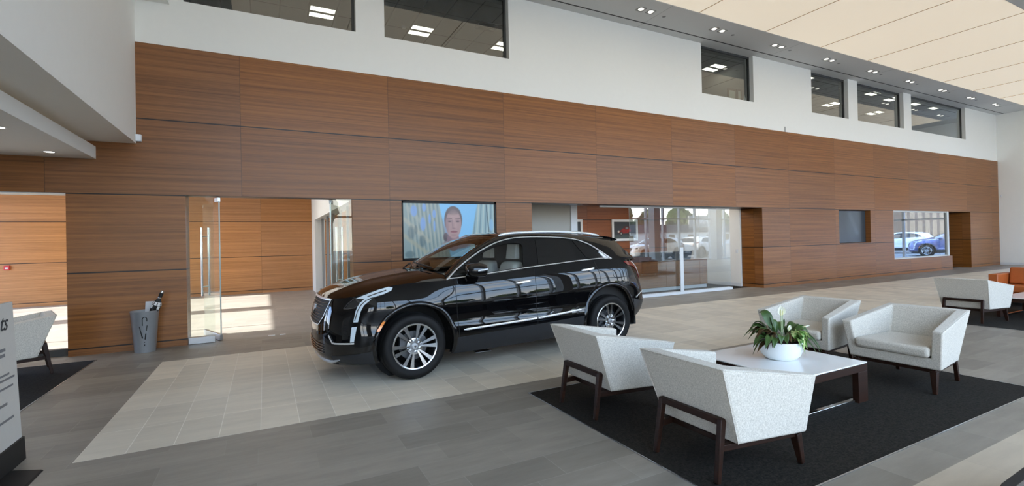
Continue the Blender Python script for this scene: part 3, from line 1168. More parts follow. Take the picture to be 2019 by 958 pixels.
        add_surface(mb, resample(qw, .06), lambda x, z: PC(x, z, .001), .06, .06, sides=(s,), rim=lambda x, z: PC(x, z, -.008))
        mb.build('quarter_window', PRIV, car, smooth=True)
        # ---- chrome window surround
        mb = MB()
        upper = [PC(T2x(p), T2z(p)-.006, .004) for p in np.linspace(.02, 10.98, 80)]
        lowr = [PC(x, ZT(x)+.012, .006) for x in np.linspace(.41, 2.94, 60)]
        mb.tube([(q[0], s*q[1], q[2]) for q in upper], [.013+.009*sst(8.2, 10.2, p) for p in np.linspace(0, 11, 80)], 8, flat=(1.0, .6))
        mb.tube([(q[0], s*q[1], q[2]) for q in lowr], .0125, 8, flat=(1.0, .6))
        cw_ = [(2.79, 1.30), (2.83, 1.262), (2.965, 1.262), (2.80, 1.370), (2.74, 1.36)]
        mb.prism(cw_, lambda x, z: (PC(x, z, .010)[0], s*PC(x, z, .010)[1], PC(x, z, .010)[2]), lambda x, z: (PC(x, z, -.006)[0], s*PC(x, z, -.006)[1], PC(x, z, -.006)[2]))
        mb.build('window_trim', CHROMEB, car, smooth=True)
    # ---------------- wheels
    for cx, cz in ((0.0, .375), (2.862, .375)):
        for s in (-1, 1):
            yo = s*.940
            # rim
            mb = MB()
            Y = lambda d: yo-s*d
            prof = [(.258, .012), (.262, .004), (.255, .0), (.244, .004), (.238, .020), (.234, .06), (.232, .17), (.244, .19), (.255, .19)]
            mb.cur = 0
            mb.lathe([(r, Y(d)) for r, d in prof[:5]], 48, 'Y', (cx, 0, cz))
            mb.f = mb.f[:-2]; mb.mi = mb.mi[:-2]
            rot = .15 if cx < 1 else .62
            def P(r, a, d):
                return (cx+r*math.cos(a), Y(d), cz+r*math.sin(a))
            for k in range(6):
                ac = 2*PI*k/6+rot
                for sg in (-1, 1):
                    ah, ar = ac+sg*.150, ac+sg*.195
                    wh, wr = .0085, .027
                    def sp(r, a, w, d):
                        c, q = math.cos(a), math.sin(a)
                        return (cx+r*c-w*q, Y(d), cz+r*q+w*c)
                    b = [sp(.060, ah, -wh, .055), sp(.060, ah, wh, .055), sp(.246, ar, wr, .045), sp(.246, ar, -wr, .045)]
                    f = [sp(.060, ah, -wh*.8, .026), sp(.060, ah, wh*.8, .026), sp(.246, ar, wr*.85, .006), sp(.246, ar, -wr*.85, .006)]
                    mb.cur = 0
                    mb.hexa(b, f)
            mb.cur = 0
            mb.lathe([(.098, Y(.055)), (.094, Y(.030)), (.075, Y(.026)), (.045, Y(.030)), (.030, Y(.028)), (0.0, Y(.028))], 36, 'Y', (cx, 0, cz))
            mb.cur = 1
            mb.lathe([(r, Y(d)) for r, d in prof[4:]], 48, 'Y', (cx, 0, cz))
            mb.f = mb.f[:-2]; mb.mi = mb.mi[:-2]
            wl = mb.build('wheel', [WHEELM, WHEELD], car, smooth=True, angle=30)
            # tyre
            mb = MB()
            R = .375
            tp = [(.256, .022), (.262, .006), (.285, -.006), (.315, -.012), (.340, -.006), (.358, .008), (.369, .028)]
            for g in (.060, .105, .150, .195):
                tp += [(R, g-.012), (R, g), (R-.008, g+.002), (R-.008, g+.008), (R, g+.010)]
            tp += [(.369, .212), (.350, .236), (.315, .246), (.280, .238), (.256, .215)]
            mb.lathe([(r, Y(d)) for r, d in tp], 72, 'Y', (cx, 0, cz), closed=True)
            mb.build('tyre', RUBBER, wl, smooth=True, angle=40)
            mb = MB()
            mb.lathe([(.034, Y(.03)), (.034, Y(.020)), (.030, Y(.015)), (0, Y(.013))], 28, 'Y', (cx, 0, cz))
            mb.build('centre_cap', SILVER, wl, smooth=True)
            mb = MB()
            sh = [(-.012, .012), (.012, .012), (.012, -.002), (0, -.014), (-.012, -.002)]
            mb.prism(sh, lambda a, b: (cx+a, Y(.0135), cz+b), lambda a, b: (cx+a, Y(.0105), cz+b))
            mb.build('crest', CHROMED, wl)
            for k in range(6):
                a = 2*PI*k/6+rot+PI/6
                mb = MB()
                mb.lathe([(.013, Y(.040)), (.013, Y(.016)), (.009, Y(.012)), (0, Y(.011))], 6, 'Y', (cx+.062*math.cos(a), 0, cz+.062*math.sin(a)))
                mb.build('lug_nut', CHROME, wl, smooth=True, angle=25)
            mb = MB()
            mb.lathe([(.165, Y(.095)), (.165, Y(.115)), (.06, Y(.118))], 36, 'Y', (cx, 0, cz))
            mb.box(cx-.16, cx-.07, min(Y(.07), Y(.13)), max(Y(.07), Y(.13)), cz-.02, cz+.12)
            mb.build('brake_disc', simple('brake_grey', C(88, 90, 93), .45, .6, var=.05), wl, smooth=True)
    # ---------------- arch mouldings, cladding, trim strips
    for (cx, cz), extra in ((FA, 0), (RA, .01)):
        for s in (-1, 1):
            mb = MB()
            r0, r1 = AR+extra-.012, AR+extra+.048
            a0 = math.asin((.23-cz)/(r1)) if extra == 0 else math.asin((.31-cz)/r1)
            def fl(u, v):
                a = PI-a0+(2*a0-PI)*u
                r = r0+(r1-r0)*v
                x, z = cx+r*math.cos(a), cz+r*math.sin(a)
                o = [-.03, .012, .016, .012, .003][int(round(v*4))]
                return side_pt(s, t_of_x(x), max(z, .2), o)
            mb.grid(fl, 56, 4)
            mb.build('wheel_arch_moulding', GLOSSB, car, smooth=True, angle=60)
    for s in (-1, 1):
        mb = MB()
        zt_ = lambda t: float(np.interp(TX(t), [.46, 1.6, 2.42], [.418, .462, .505]))
        ts = np.linspace(t_of_x(.47), t_of_x(2.41), 50)
        pl = [(t, ZB(TX(t))+.0) for t in ts]+[(t, zt_(t)) for t in ts[::-1]]
        add_surface(mb, pl, lambda t, z: PA(t, z, .006), .06, .05, sides=(s,), rim=lambda t, z: PA(t, z, -.01))
        pl = [(t_of_x(-.775), .245), (t_of_x(-.44), .225), (t_of_x(-.44), .375), (t_of_x(-.62), .350), (t_of_x(-.86), .325), (t_of_x(-.86), .27)]
        add_surface(mb, resample(pl, .05), lambda t, z: PA(t, z, .006), .05, .05, sides=(s,), rim=lambda t, z: PA(t, z, -.01))
        pl = [(t_of_x(3.33), .34), (t_of_x(3.6), .41), (t_of_x(3.8), .43), (t_of_x(3.8), .60), (t_of_x(3.5), .62), (t_of_x(3.345), .66)]
        add_surface(mb, resample(pl, .05), lambda t, z: PA(t, z, .006), .05, .05, sides=(s,), rim=lambda t, z: PA(t, z, -.01))
        mb.build('lower_cladding', PLASTB, car, smooth=True, angle=40)
        mb = MB()
        zs = lambda x: float(np.interp(x, [.586, 1.63, 2.336], [.503, .541, .590]))
        mb.tube([side_pt(s, t_of_x(x), zs(x)+.003, .006) for x in np.linspace(.585, 1.605, 26)], [.004]+[.013]*24+[.012], 8, flat=(.45, 1))
        mb.tube([side_pt(s, t_of_x(x), zs(x)+.003, .006) for x in np.linspace(1.625, 2.335, 20)], [.012]+[.013]*18+[.004], 8, flat=(.45, 1))
        mb.build('door_strip', CHROMEB, car, smooth=True)
        # seams
        def seam(pts):
            P_ = [side_pt(s, t_of_x(x), z, .0008) for x, z in resample(pts, .04, False)]
            MB().tube(P_, .0035, 4).build('panel_gap', BLACKM, car)
        seam([(.505, 1.10), (.500, 1.0), (.505, .80), (.515, .66), (.53, .42)])
        seam([(1.622, 1.19), (1.612, 1.0), (1.608, .80), (1.624, .38)])
        seam([(2.62, 1.24), (2.672, 1.085), (2.688, .93), (2.60, .90), (2.48, .80), (2.42, .62)])
        seam([(2.93, 1.13), (3.125, 1.12), (3.125, .99), (2.965, .985), (2.93, 1.02), (2.93, 1.13)])
        # handles
        for x0, x1, z0 in ((1.315, 1.545, 1.022), (2.37, 2.595, 1.132)):
            mb = MB()
            P_ = [side_pt(s, t_of_x(x0+(x1-x0)*k/10), z0-.012+.024*k/10, o) for k, o in enumerate((.004, .022, .032, .036, .038, .038, .038, .036, .032, .022, .004))]
            mb.tube(P_, [.008]+[.0135]*9+[.008], 8, flat=(.7, 1.1))
            mb.build('door_handle', CHROMEB, car, smooth=True)
            mb = MB()
            add_surface(mb, [(t_of_x(x0+.05+.06*math.cos(a)), z0-.012+.024*math.sin(a)) for a in np.linspace(0, 2*PI, 14, endpoint=False)], lambda t, z: PA(t, z, .001), .05, .05, sides=(s,))
            mb.build('handle_recess', BLACKM, car)
    # ---------------- mirrors
    for s in (-1, 1):
        mb = MB()
        n = 10
        sec = []
        for x, yc, zc, a, b in ((.60, 1.02, 1.20, .030, .030), (.615, 1.02, 1.205, .085, .062), (.66, 1.03, 1.208, .108, .078), (.74, 1.035, 1.208, .115, .082), (.80, 1.035, 1.205, .112, .080), (.835, 1.03, 1.203, .100, .072)):
            sec.append([(x-.05*(yc+a*math.cos(q)-1.03), s*(yc+a*abs(math.cos(q))**.8*math.copysign(1, math.cos(q))), zc+b*abs(math.sin(q))**.8*math.copysign(1, math.sin(q))) for q in np.linspace(0, 2*PI, 20, endpoint=False)])
        vs = [q for r in sec for q in r]
        fs = [(i*20+j, i*20+(j+1) % 20, (i+1)*20+(j+1) % 20, (i+1)*20+j) for i in range(len(sec)-1) for j in range(20)]
        fs += [tuple(range(20)), tuple((len(sec)-1)*20+j for j in range(20))]
        mb.add(vs, fs)
        mb.hexa([(.60, s*.90, 1.06), (.76, s*.90, 1.06), (.76, s*.97, 1.06), (.62, s*.97, 1.06)], [(.66, s*.92, 1.17), (.78, s*.92, 1.17), (.79, s*1.0, 1.17), (.67, s*1.0, 1.17)])
        mr = mb.build('door_mirror', PAINT, car, smooth=True, angle=45)
        mb = MB()
        mb.tube([(.70, s*1.146, 1.205), (.78, s*1.148, 1.212), (.838, s*1.125, 1.220)], .011, 6, flat=(.5, 1))
        mb.build('signal_strip', SILVER, mr, smooth=True)
    # ---------------- roof rails, spoiler, wipers
    for s in (-1, 1):
        mb = MB()
        xs_ = np.linspace(1.25, 2.93, 40)
        zr = pch([1.25, 1.36, 1.6, 2.0, 2.4, 2.75, 2.93], [1.622, 1.643, 1.658, 1.664, 1.654, 1.628, 1.598])
        mb.tube([(x, s*(.628-.02*abs((x-2.1)/.85)**4), zr(x)) for x in xs_], [.010]+[.019]*38+[.010], 10, flat=(.9, 1))
        mb.build('roof_rail', simple('rail_silver', C(214, 217, 220), .3, .7, var=.02), car, smooth=True)
    mb = MB()
    def spo(u, v):
        y = u*2-1
        e = 1-abs(y)**4*.25
        prof = [(3.06, 1.606), (3.16, 1.592), (3.26, 1.570), (3.31, 1.553), (3.305, 1.535), (3.20, 1.53), (3.10, 1.55)]
        x, z = prof[int(round(v*6))]
        return (x+.03*(1-y*y)-.02, y*.60, z-.014+.020*(1-y*y)*e)
    mb.grid(spo, 16, 6)
    mb.build('roof_spoiler', PAINT, car, smooth=True, angle=50)
    for y0, y1 in ((-.52, .06), (.10, .66)):
        mb = MB()
        P_ = []
        for k in range(9):
            y = y0+(y1-y0)*k/8
            q = WS(y/.74, .04+.05*k/8)
            P_.append((q.x-.02, q.y, q.z+.028))
        mb.tube(P_, .009, 6)
        a = Vector(P_[5])
        b = Vector(HOOD(.20+.1*abs(y0), y0+.12))
        mb.tube([b+Vector((0, 0, .004)), a], .009, 6)
        mb.build('wiper', BLACKM, car, smooth=True)
    mb = MB()
    mb.hexa([(.44, -.60, 1.135), (.56, -.60, 1.155), (.56, -.45, 1.155), (.44, -.45, 1.135)], [(.44, -.60, 1.137), (.56, -.60, 1.157), (.56, -.45, 1.157), (.44, -.45, 1.137)])
    mb.build('dashboard_tag', simple('tag_paper', C(232, 232, 226), .7), car)
    # ---------------- front: grille, lamps, lower fascia
    gp = [(T0-.0, .635)]
    gt = lambda x: x
    half = [(T0, .632), (T0+.33, .640), (T0+.375, .655), (T0+.47, .74), (T0+.545, .90), (T0+.55, .925), (T0, .925)]
    mb = MB()
    add_surface(mb, resample(half, .05), lambda t, z: PA(t, z, .004), .05, .05)
    gr = mb.build('grille', BLACKM, car, smooth=True)
    gw = lambda z: T0+float(np.interp(z, [.64, .66, .74, .90, .925], [.33, .375, .47, .54, .548]))
    for z in np.arange(.665, .915, .0315):
        mb = MB()
        w = gw(z)-T0-.012
        ts = np.linspace(-w, w, 41)
        mb.tube([side_pt(1 if t > 0 else -1, T0+abs(t), z+.003*abs(math.sin(60*t)), .010) for t in ts], .0055, 6, flat=(1, .7))
        mb.build('grille_bar', simple('grille_dark', C(64, 65, 68), .25, .8), gr)
    ring = resample([(0, .632), (.33, .640), (.375, .655), (.47, .74), (.545, .90), (.552, .930), (.3, .932), (0, .932)], .03, False)
    full = [(t, z, 1) for t, z in ring]+[(t, z, -1) for t, z in ring[::-1][1:]]
    mb = MB()
    mb.tube([side_pt(sg, T0+t, z, .012) for t, z, sg in full], [.013 if z > .925 else .0045 for t, z, sg in full], 8, flat=(.6, 1), cap=False)
    mb.build('grille_surround', CHROMEB, gr, smooth=True)
    mb = MB()
    sh = [(-.05, .045), (.05, .045), (.05, -.01), (0, -.06), (-.05, -.01)]
    mb.prism(sh, lambda a, b: (PA(T0, .80+b, .022)[0], a, .80+b), lambda a, b: (PA(T0, .80+b, .0)[0], a, .80+b))
    mb.build('emblem', SILVER, gr, bevel=.004)
    for s in (-1, 1):
        mb = MB()
        hl = [(-.803, .838), (-.749, .902), (-.676, .952), (-.616, .966), (-.53, .962), (-.56, .920), (-.61, .872), (-.654, .845), (-.74, .836)]
        add_surface(mb, resample(hl, .03), lambda t, z: PA(t, z, .004), .03, .03, sides=(s,), rim=lambda t, z: PA(t, z, -.01))
        hd = mb.build('headlight', LAMPD, car, smooth=True)
        mb = MB()
        le = [(-.66, .949), (-.546, .989), (-.394, 1.037), (-.275, 1.062), (-.229, 1.050), (-.251, 1.020), (-.321, .994), (-.42, .969), (-.52, .947), (-.573, .946)]
        add_surface(mb, resample(le, .03), lambda t, z: PA(t, min(z, ztop(t)-.001), .007), .04, .03, sides=(s,), rim=lambda t, z: PA(t, z, -.01))
        le = [(-.50, .952), (-.552, .945), (-.60, .905), (-.628, .866), (-.648, .815), (-.672, .698), (-.622, .699), (-.590, .814), (-.556, .876), (-.500, .920), (-.470, .945)]
        add_surface(mb, resample(le, .03), lambda t, z: PA(t, z, .010), .04, .03, sides=(s,), rim=lambda t, z: PA(t, z, -.01))
        mb.build('light_signature', LAMPW, hd, smooth=True)
        mb = MB()
        mb.tube([side_pt(s, t, z, .010) for t, z in resample([(-.800, .842), (-.74, .842), (-.66, .852), (-.63, .880)], .02, False)], .005, 6)
        mb.build('lamp_edge', CHROMED, hd, smooth=True)
        mb = MB()
        mb.tube([side_pt(s, t, z, .010) for t, z in resample([(-.800, .842), (-.75, .900), (-.69, .942), (-.66, .950)], .02, False)], .004, 6)
        mb.build('lamp_edge', CHROMED, hd, smooth=True)
        mb = MB()
        mb.tube([side_pt(s, t, z, .014) for t, z in resample([(-.52, .968), (-.42, 1.000), (-.31, 1.028)], .02, False)], .0055, 6)
        mb.build('lamp_edge', CHROMED, hd, smooth=True)
        mb = MB()
        fg = [(-.690, .645), (-.634, .650), (-.664, .486), (-.706, .483)]
        add_surface(mb, resample(fg, .03), lambda t, z: PA(t, z, .008), .03, .03, sides=(s,), rim=lambda t, z: PA(t, z, -.01))
        mb.build('running_light', LAMPW, car, smooth=True)
        mb = MB()
        mb.tube([side_pt(s, t, z, .011) for t, z in resample([(-.655, .715), (-.625, .820), (-.585, .885), (-.53, .930), (-.44, .958), (-.33, .985)], .02, False)], .006, 6, flat=(.4, 1))
        mb.build('lamp_divider', LAMPD, hd, smooth=True)
        mb = MB()
        mb.tube([side_pt(s, t, z, .008) for t, z in resample([(-.985, .548), (-.925, .470), (-.89, .466), (-.662, .471)], .02, False)], .0095, 6, flat=(.6, 1))
        mb.build('bumper_trim', CHROMEB, car, smooth=True)
        mb = MB()
        am = [(-.330, .694), (-.362, .690), (-.428, .592), (-.398, .582)]
        add_surface(mb, resample(am, .03), lambda t, z: PA(t, z, .021), .03, .03, sides=(s,), rim=lambda t, z: PA(t, z, -.01))
        mb.build('side_marker', AMBER, car, smooth=True)
        mb = MB()
        tl = [(t_of_x(3.19), 1.212), (t_of_x(3.40), 1.215), (t_of_x(3.62), 1.20), (t_of_x(3.70), 1.05), (t_of_x(3.72), .92), (t_of_x(3.64), .93), (t_of_x(3.57), 1.06), (t_of_x(3.47), 1.130), (t_of_x(3.28), 1.155)]
        add_surface(mb, resample(tl, .04), lambda t, z: PA(t, z, .008), .04, .03, sides=(s,), rim=lambda t, z: PA(t, z, -.01))
        mb.build('tail_light', REDL, car, smooth=True)
        mb = MB()
        mb.tube([side_pt(s, t_of_x(x), z, .008) for x, z in ((3.40, .672), (3.48, .71), (3.56, .735), (3.62, .745))], .007, 6)
        mb.build('rear_bumper_trim', CHROMEB, car, smooth=True)
    for z in (.345, .375, .405, .435):
        mb = MB()
        mb.tube([side_pt(1 if t > 0 else -1, T0+abs(t), z, .006) for t in np.linspace(-.5, .5, 29)], .006, 6)
        mb.build('lower_intake_bar', CHROMED, car)
    mb = MB()
    L_ = t_of_x(-.79)-T0
    mb.tube([side_pt(1 if t > 0 else -1, T0+abs(t), float(np.interp(abs(t), [0, .6, L_], [.245, .245, .285])), .008) for t in np.linspace(-L_, L_, 45)], [.006, .010, .014, .017]+[.018]*37+[.017, .014, .010, .006], 8, flat=(.5, 1))
    mb.build('skid_strip', SILVER, car, smooth=True)
    return car
# ================================================================== PLACE THE CAR
CAR_YAW = math.radians(1.7437)
main_car = make_car('glossy black sport utility car with chrome window trim on the pale tiles')
main_car.location = (1.4668, 6.2853, 0.0)
main_car.rotation_euler = (0, 0, CAR_YAW)

# ================================================================== FURNITURE
def make_chair():
    t = thing('armchair', 'x', 'armchair')
    V_ = {}
    def side(s):
        return [(.68, s*.400, .225), (.112, s*.318, .230), (.74, s*.440, .602), (-.07, s*.362, .735), (.735, s*.350, .602), (.035, s*.275, .735), (.695, s*.325, .33), (.175, s*.262, .33)]
    vs = side(-1)+side(1)
    obf, obr, otf, otr, itf, itr, ibf, ibr = range(8)
    R_ = lambda k: k+8
    fs = []
    for o in (0, 8):
        q = [(obf+o, obr+o, otr+o, otf+o), (otf+o, otr+o, itr+o, itf+o), (itf+o, itr+o, ibr+o, ibf+o), (obf+o, otf+o, itf+o, ibf+o)]
        fs += q
    fs += [(obr, R_(obr), R_(otr), otr), (otr, R_(otr), R_(itr), itr), (itr, R_(itr), R_(ibr), ibr), (ibf, R_(ibf), R_(ibr), ibr), (obf, ibf, R_(ibf), R_(obf)), (obf, obr, R_(obr), R_(obf))]
    m = MB()
    m.add(vs, fs)
    sh = m.build('upholstered_shell', FABRIC, t, bevel=.016, seg=3)
    m = MB()
    for s in (-1, 1):
        m.tube([(.735, s*.436, .598), (-.066, s*.358, .729)], .0045, 6)
        m.tube([(-.066, s*.358, .729), (.112, s*.316, .236)], .004, 6)
    m.tube([(-.068, -.355, .730), (-.068, .355, .730)], .0045, 6)
    m.build('piping', FABRIC, sh, smooth=True)
    # seat cushion
    m = MB()
    m.hexa([(.73, -.322, .332), (.73, .322, .332), (.165, .262, .332), (.165, -.262, .332)][::-1], [(.74, -.328, .438), (.74, .328, .438), (.14, .265, .452), (.14, -.265, .452)][::-1])
    m.build('seat_cushion', FABRIC, t, bevel=.035, seg=4)
    # timber frame
    for s in (-1, 1):
        m = MB()
        m.bar((-.022, s*.262, 0.0), (.042, s*.252, .384), .036, .030, up=(1, 0, 0), w2=(.036, .050))
        m.build('leg', WALNUT, t, bevel=.005)
        m = MB()
        m.bar((.690, s*.352, 0.0), (.655, s*.335, .205), .034, .034, up=(1, 0, 0), w2=(.062, .050))
        m.build('leg', WALNUT, t, bevel=.005)
    m = MB()
    m.bar((.040, -.268, .370), (.040, .268, .370), .046, .042)
    m.build('back_rail', WALNUT, t, bevel=.006)
    m = MB()
    for s in (-1, 1):
        m.bar((.025, s*.250, .205), (.665, s*.335, .205), .032, .042)
    m.bar((.640, -.335, .207), (.640, .335, .207), .03, .036)
    m.bar((.14, -.27, .205), (.14, .27, .205), .03, .036)
    m.build('under_frame', WALNUT, t, bevel=.004)
    return t
chair = make_chair()
chair['label'] = 'pale grey armchair seen from behind, the nearest one to the camera'
GA = 'grey armchairs with walnut frames'
chair['group'] = GA
chair.location = (2.49, 2.345, 0.008)
dup(chair, (2.49, 3.585, 0.008), 0, 'pale grey armchair seen from behind, between the car wheel and the nearest armchair', GA)
dup(chair, (6.29, 2.555, 0.008), PI, 'pale grey armchair facing the camera at the right end of the white table', GA)
dup(chair, (6.27, 3.555, 0.008), PI, 'pale grey armchair facing the camera behind the potted peace lily', GA)
dup(chair, (10.53, 3.74, 0.008), 0, 'pale grey armchair turned away near the orange leather sofa', GA)
dup(chair, (-2.50, 8.31, 0.008), math.radians(200), 'pale grey armchair half hidden by the grey sign at the far left', GA)

def rug(x0, x1, y0, y1, label):
    m = MB()
    m.box(x0, x1, y0, y1, 0.0005, 0.004)
    o = m.build('rug', RUG)
    tag(o, label, 'rug')
    e = MB()
    w = 0.010
    e.box(x0-w, x0, y0-w, y1+w, 0.0005, 0.0045)
    e.box(x1, x1+w, y0-w, y1+w, 0.0005, 0.0045)
    e.box(x0, x1, y0-w, y0, 0.0005, 0.0045)
    e.box(x0, x1, y1, y1+w, 0.0005, 0.0045)
    e.build('edge_trim', STEEL, o)
    return o
rug(2.35, 6.62, 1.775, 4.27, 'charcoal inset rug under the group of armchairs and white table')
rug(10.30, 16.6, 1.775, 4.30, 'charcoal inset rug under the far armchair and orange sofa')
rug(-6.5, -2.12, 5.6, 8.72, 'charcoal inset rug at the far left beside the sign')

TOPW = simple('white_back_painted_glass', C(246, 247, 246), 0.18, coat=0.2, var=0.01)
def table(x0, x1, y0, y1, label):
    cx, cy = (x0+x1)/2, (y0+y1)/2
    t = thing('coffee_table', label, 'coffee table', (cx, cy, .0052))
    a, b = (x1-x0)/2, (y1-y0)/2
    m = MB()
    m.box(-a, a, -b, b, .346, .358)
    m.build('table_top', TOPW, t, bevel=.003)
    m = MB()
    for s in (-1, 1):
        m.box(-a, a, s*b-(.055 if s > 0 else 0), s*b+(0 if s > 0 else .055), .278, .345)
        m.box(s*a-(.055 if s > 0 else 0), s*a+(0 if s > 0 else .055), -b+.055, b-.055, .278, .345)
    m.build('apron', WALNUT, t, bevel=.003)
    for sx in (-1, 1):
        for sy in (-1, 1):
            m = MB()
            m.box(min(sx*a, sx*(a-.15)), max(sx*a, sx*(a-.15)), min(sy*b, sy*(b-.055)), max(sy*b, sy*(b-.055)), 0, .278)
            m.build('leg', WALNUT, t, bevel=.003)
    for sy in (-1, 1):
        m = MB()
        m.box(-a+.15, a-.15, sy*(b-.04)-.02, sy*(b-.04)+.02, .002, .032)
        m.build('stretcher', CHROME, t, bevel=.003)
    return t
table(3.84, 4.90, 2.43, 3.46, 'white topped coffee table with dark wood legs holding the potted plant')
table(11.62, 12.95, 2.60, 3.65, 'white topped coffee table cut by the right picture edge, before the sofa')

# ---- orange leather sofa
ORG = simple('orange_tan_leather', C(176, 92, 40), 0.42, var=0.12, scale=9, bump=0.1)
t = thing('sofa', 'orange tan leather sofa at the far right edge', 'sofa', (13.5, 3.25, .0052))
for s in (-1, 1):
    m = MB()
    m.box(0, .86, s*1.03-.075, s*1.03+.075, .10, .635)
    m.build('arm', ORG, t, bevel=.018, seg=3)
m = MB()
m.box(.66, .86, -.95, .95, .10, .66)
m.build('back', ORG, t, bevel=.018, seg=3)
for y in (-.635, 0, .635):
    m = MB()
    m.box(.02, .64, y-.313, y+.313, .27, .41)
    m.build('seat_cushion', ORG, t, bevel=.03, seg=3)
    m = MB()
    m.hexa([(.50, y-.31, .415), (.66, y-.31, .415), (.66, y+.31, .415), (.50, y+.31, .415)], [(.58, y-.31, .76), (.70, y-.31, .76), (.70, y+.31, .76), (.58, y+.31, .76)])
    m.build('back_cushion', ORG, t, bevel=.03, seg=3)
m = MB()
m.box(.03, .65, -.95, .95, .12, .265)
m.build('seat_base', ORG, t, bevel=.01)
for sx in (.06, .80):
    for sy in (-1.0, 1.0):
        m = MB()
        m.box(sx-.02, sx+.02, sy-.02, sy+.02, 0, .10)
        m.build('leg', CHROME, t)

# ---- potted plant
t = thing('potted_plant', 'peace lily with white blooms and mixed foliage in a white bowl on the table', 'potted plant', (4.375, 2.92, .3638))
m = MB()
m.lathe([(0, 0), (.112, 0), (.135, .008), (.170, .045), (.186, .090), (.197, .150), (.195, .176), (.186, .176), (.184, .152), (.0, .150)], 48)
m.build('bowl', simple('white_glazed_bowl', C(232, 236, 238), 0.22, var=0.01), t, smooth=True, angle=60)
m = MB()
m.grid(lambda u, v: (.181*v*math.cos(2*PI*u), .181*v*math.sin(2*PI*u), +.160+.012*math.sin(37*u+11*v)*v*(1-v)*3), 30, 8)
m.build('soil', simple('bark_soil', C(56, 44, 36), 0.95, var=0.6, scale=60, bump=1.0), t, smooth=True)
LEAF = simple('dark_green_leaf', C(62, 90, 42), 0.36, var=0.35, scale=9)
LEAF2 = simple('bronze_green_leaf', C(88, 66, 38), 0.38, var=0.45, scale=12)
mt, tt, p = new_mat('variegated_leaf')
tc = N(tt, 'ShaderNodeTexCoord')
no = N(tt, 'ShaderNodeTexNoise')
no.inputs['Scale'].default_value = 34
tt.links.new(tc.outputs['Object'], no.inputs['Vector'])
rp = N(tt, 'ShaderNodeValToRGB')
rp.color_ramp.elements[0].position = .46
rp.color_ramp.elements[0].color = C(84, 130, 52)
rp.color_ramp.elements[1].position = .62
rp.color_ramp.elements[1].color = C(206, 218, 150)
tt.links.new(no.outputs[0], rp.inputs[0])
tt.links.new(rp.outputs[0], p.inputs['Base Color'])
p.inputs['Roughness'].default_value = .4
LEAF3 = mt
PETAL = simple('white_petal', C(240, 240, 226), 0.5, var=0.03)
def blade(name, mat, az, reach, rise, droop, width, z0=.12, r0=.03, twist=0.0, stem=.25, x0=0.0, y0=0.0):
    """arching leaf: narrow stem then a pointed blade with a folded midrib"""
    n = 12
    ctr = []
    for k in range(n+1):
        u = k/n
        r = r0+reach*(u**.85)
        z = z0+rise*math.sin(min(u*1.25, 1)*PI/2)-droop*max(0, u-.35)**2*2.4
        ctr.append(Vector((x0+r*math.cos(az), y0+r*math.sin(az), z)))
    sd = Vector((-math.sin(az), math.cos(az), 0))
    vs, fs = [], []
    for k in range(n+1):
        u = k/n
        if u < stem:
            w = .004
        else:
            q = (u-stem)/(1-stem)
            w = max(.0008, width*(math.sin(PI*q**.72))**.9)
        d = (ctr[min(k+1, n)]-ctr[max(k-1, 0)]).normalized()
        s = (sd*math.cos(twist)+d.cross(sd)*math.sin(twist)).normalized()
        nn = d.cross(s).normalized()
        if nn.z < 0:
            nn = -nn
        wav = .10*w*math.sin(9*u+az*3)
        vs += [ctr[k]-s*w+nn*(w*.28+wav), ctr[k]-s*w*.5+nn*w*.08, ctr[k], ctr[k]+s*w*.5+nn*w*.08, ctr[k]+s*w+nn*(w*.28-wav)]
    for k in range(n):
        for j in range(4):
            fs.append((k*5+j, k*5+j+1, (k+1)*5+j+1, (k+1)*5+j))
    m = MB()
    m.add(vs, fs)
    o = m.build(name, mat, t, smooth=True, angle=80, recalc=False)
    sl = o.modifiers.new('solid', 'SOLIDIFY')
    sl.thickness = .0012
    return o
rnd = random.Random(5)
# right hand screen direction is (0.886,-0.464); towards the camera is (-0.84,-0.56)
AR_ = math.atan2(-.464, .886)
def az(deg):
    return AR_+math.radians(deg)
spec = [  # (azimuth from screen-right, reach, rise, droop, width)
    (8, .26, .17, .16, .036), (-14, .30, .12, .20, .030), (22, .22, .20, .10, .034), (-30, .24, .10, .16, .032), (-2, .33, .10, .22, .022),
    (118, .17, .30, .03, .046), (150, .22, .20, .10, .040), (165, .27, .17, .12, .030), (196, .24, .12, .14, .034), (205, .30, .09, .16, .026),
    (60, .20, .22, .10, .038), (84, .20, .18, .10, .036), (230, .20, .12, .12, .036), (262, .18, .14, .10, .036), (134, .25, .15, .10, .034), (40, .26, .16, .14, .030), (100, .12, .24, .04, .04),
    (172, .24, .15, .12, .034), (184, .20, .18, .08, .036), (-8, .22, .19, .12, .034), (14, .30, .13, .18, .026), (220, .24, .13, .14, .032), (248, .18, .15, .12, .034), (142, .20, .22, .06, .040), (30, .22, .21, .10, .036), (-20, .26, .15, .17, .030), (300, .17, .15, .10, .034)]
for a, rc, rs, dp, w in spec:
    blade('leaf', LEAF, az(a+rnd.uniform(-4, 4)), rc*1.06, rs*1.05, dp*.85, w*1.15, twist=rnd.uniform(-.5, .5), x0=.02*math.cos(az(a)))
for a, rc, rs, dp, w in ((160, .22, .15, .08, .034), (194, .24, .17, .12, .034), (208, .18, .12, .06, .036), (226, .22, .09, .10, .032), (268, .17, .12, .08, .030), (172, .20, .09, .08, .032), (188, .23, .13, .12, .034), (214, .21, .05, .10, .030), (156, .18, .13, .06, .034), (240, .16, .07, .05, .028), (200, .26, .03, .10, .028), (285, .15, .09, .05, .028), (318, .15, .08, .04, .024)):
    blade('leaf', LEAF2, az(a), rc, rs, dp, w, twist=rnd.uniform(-.8, .8), z0=.155)
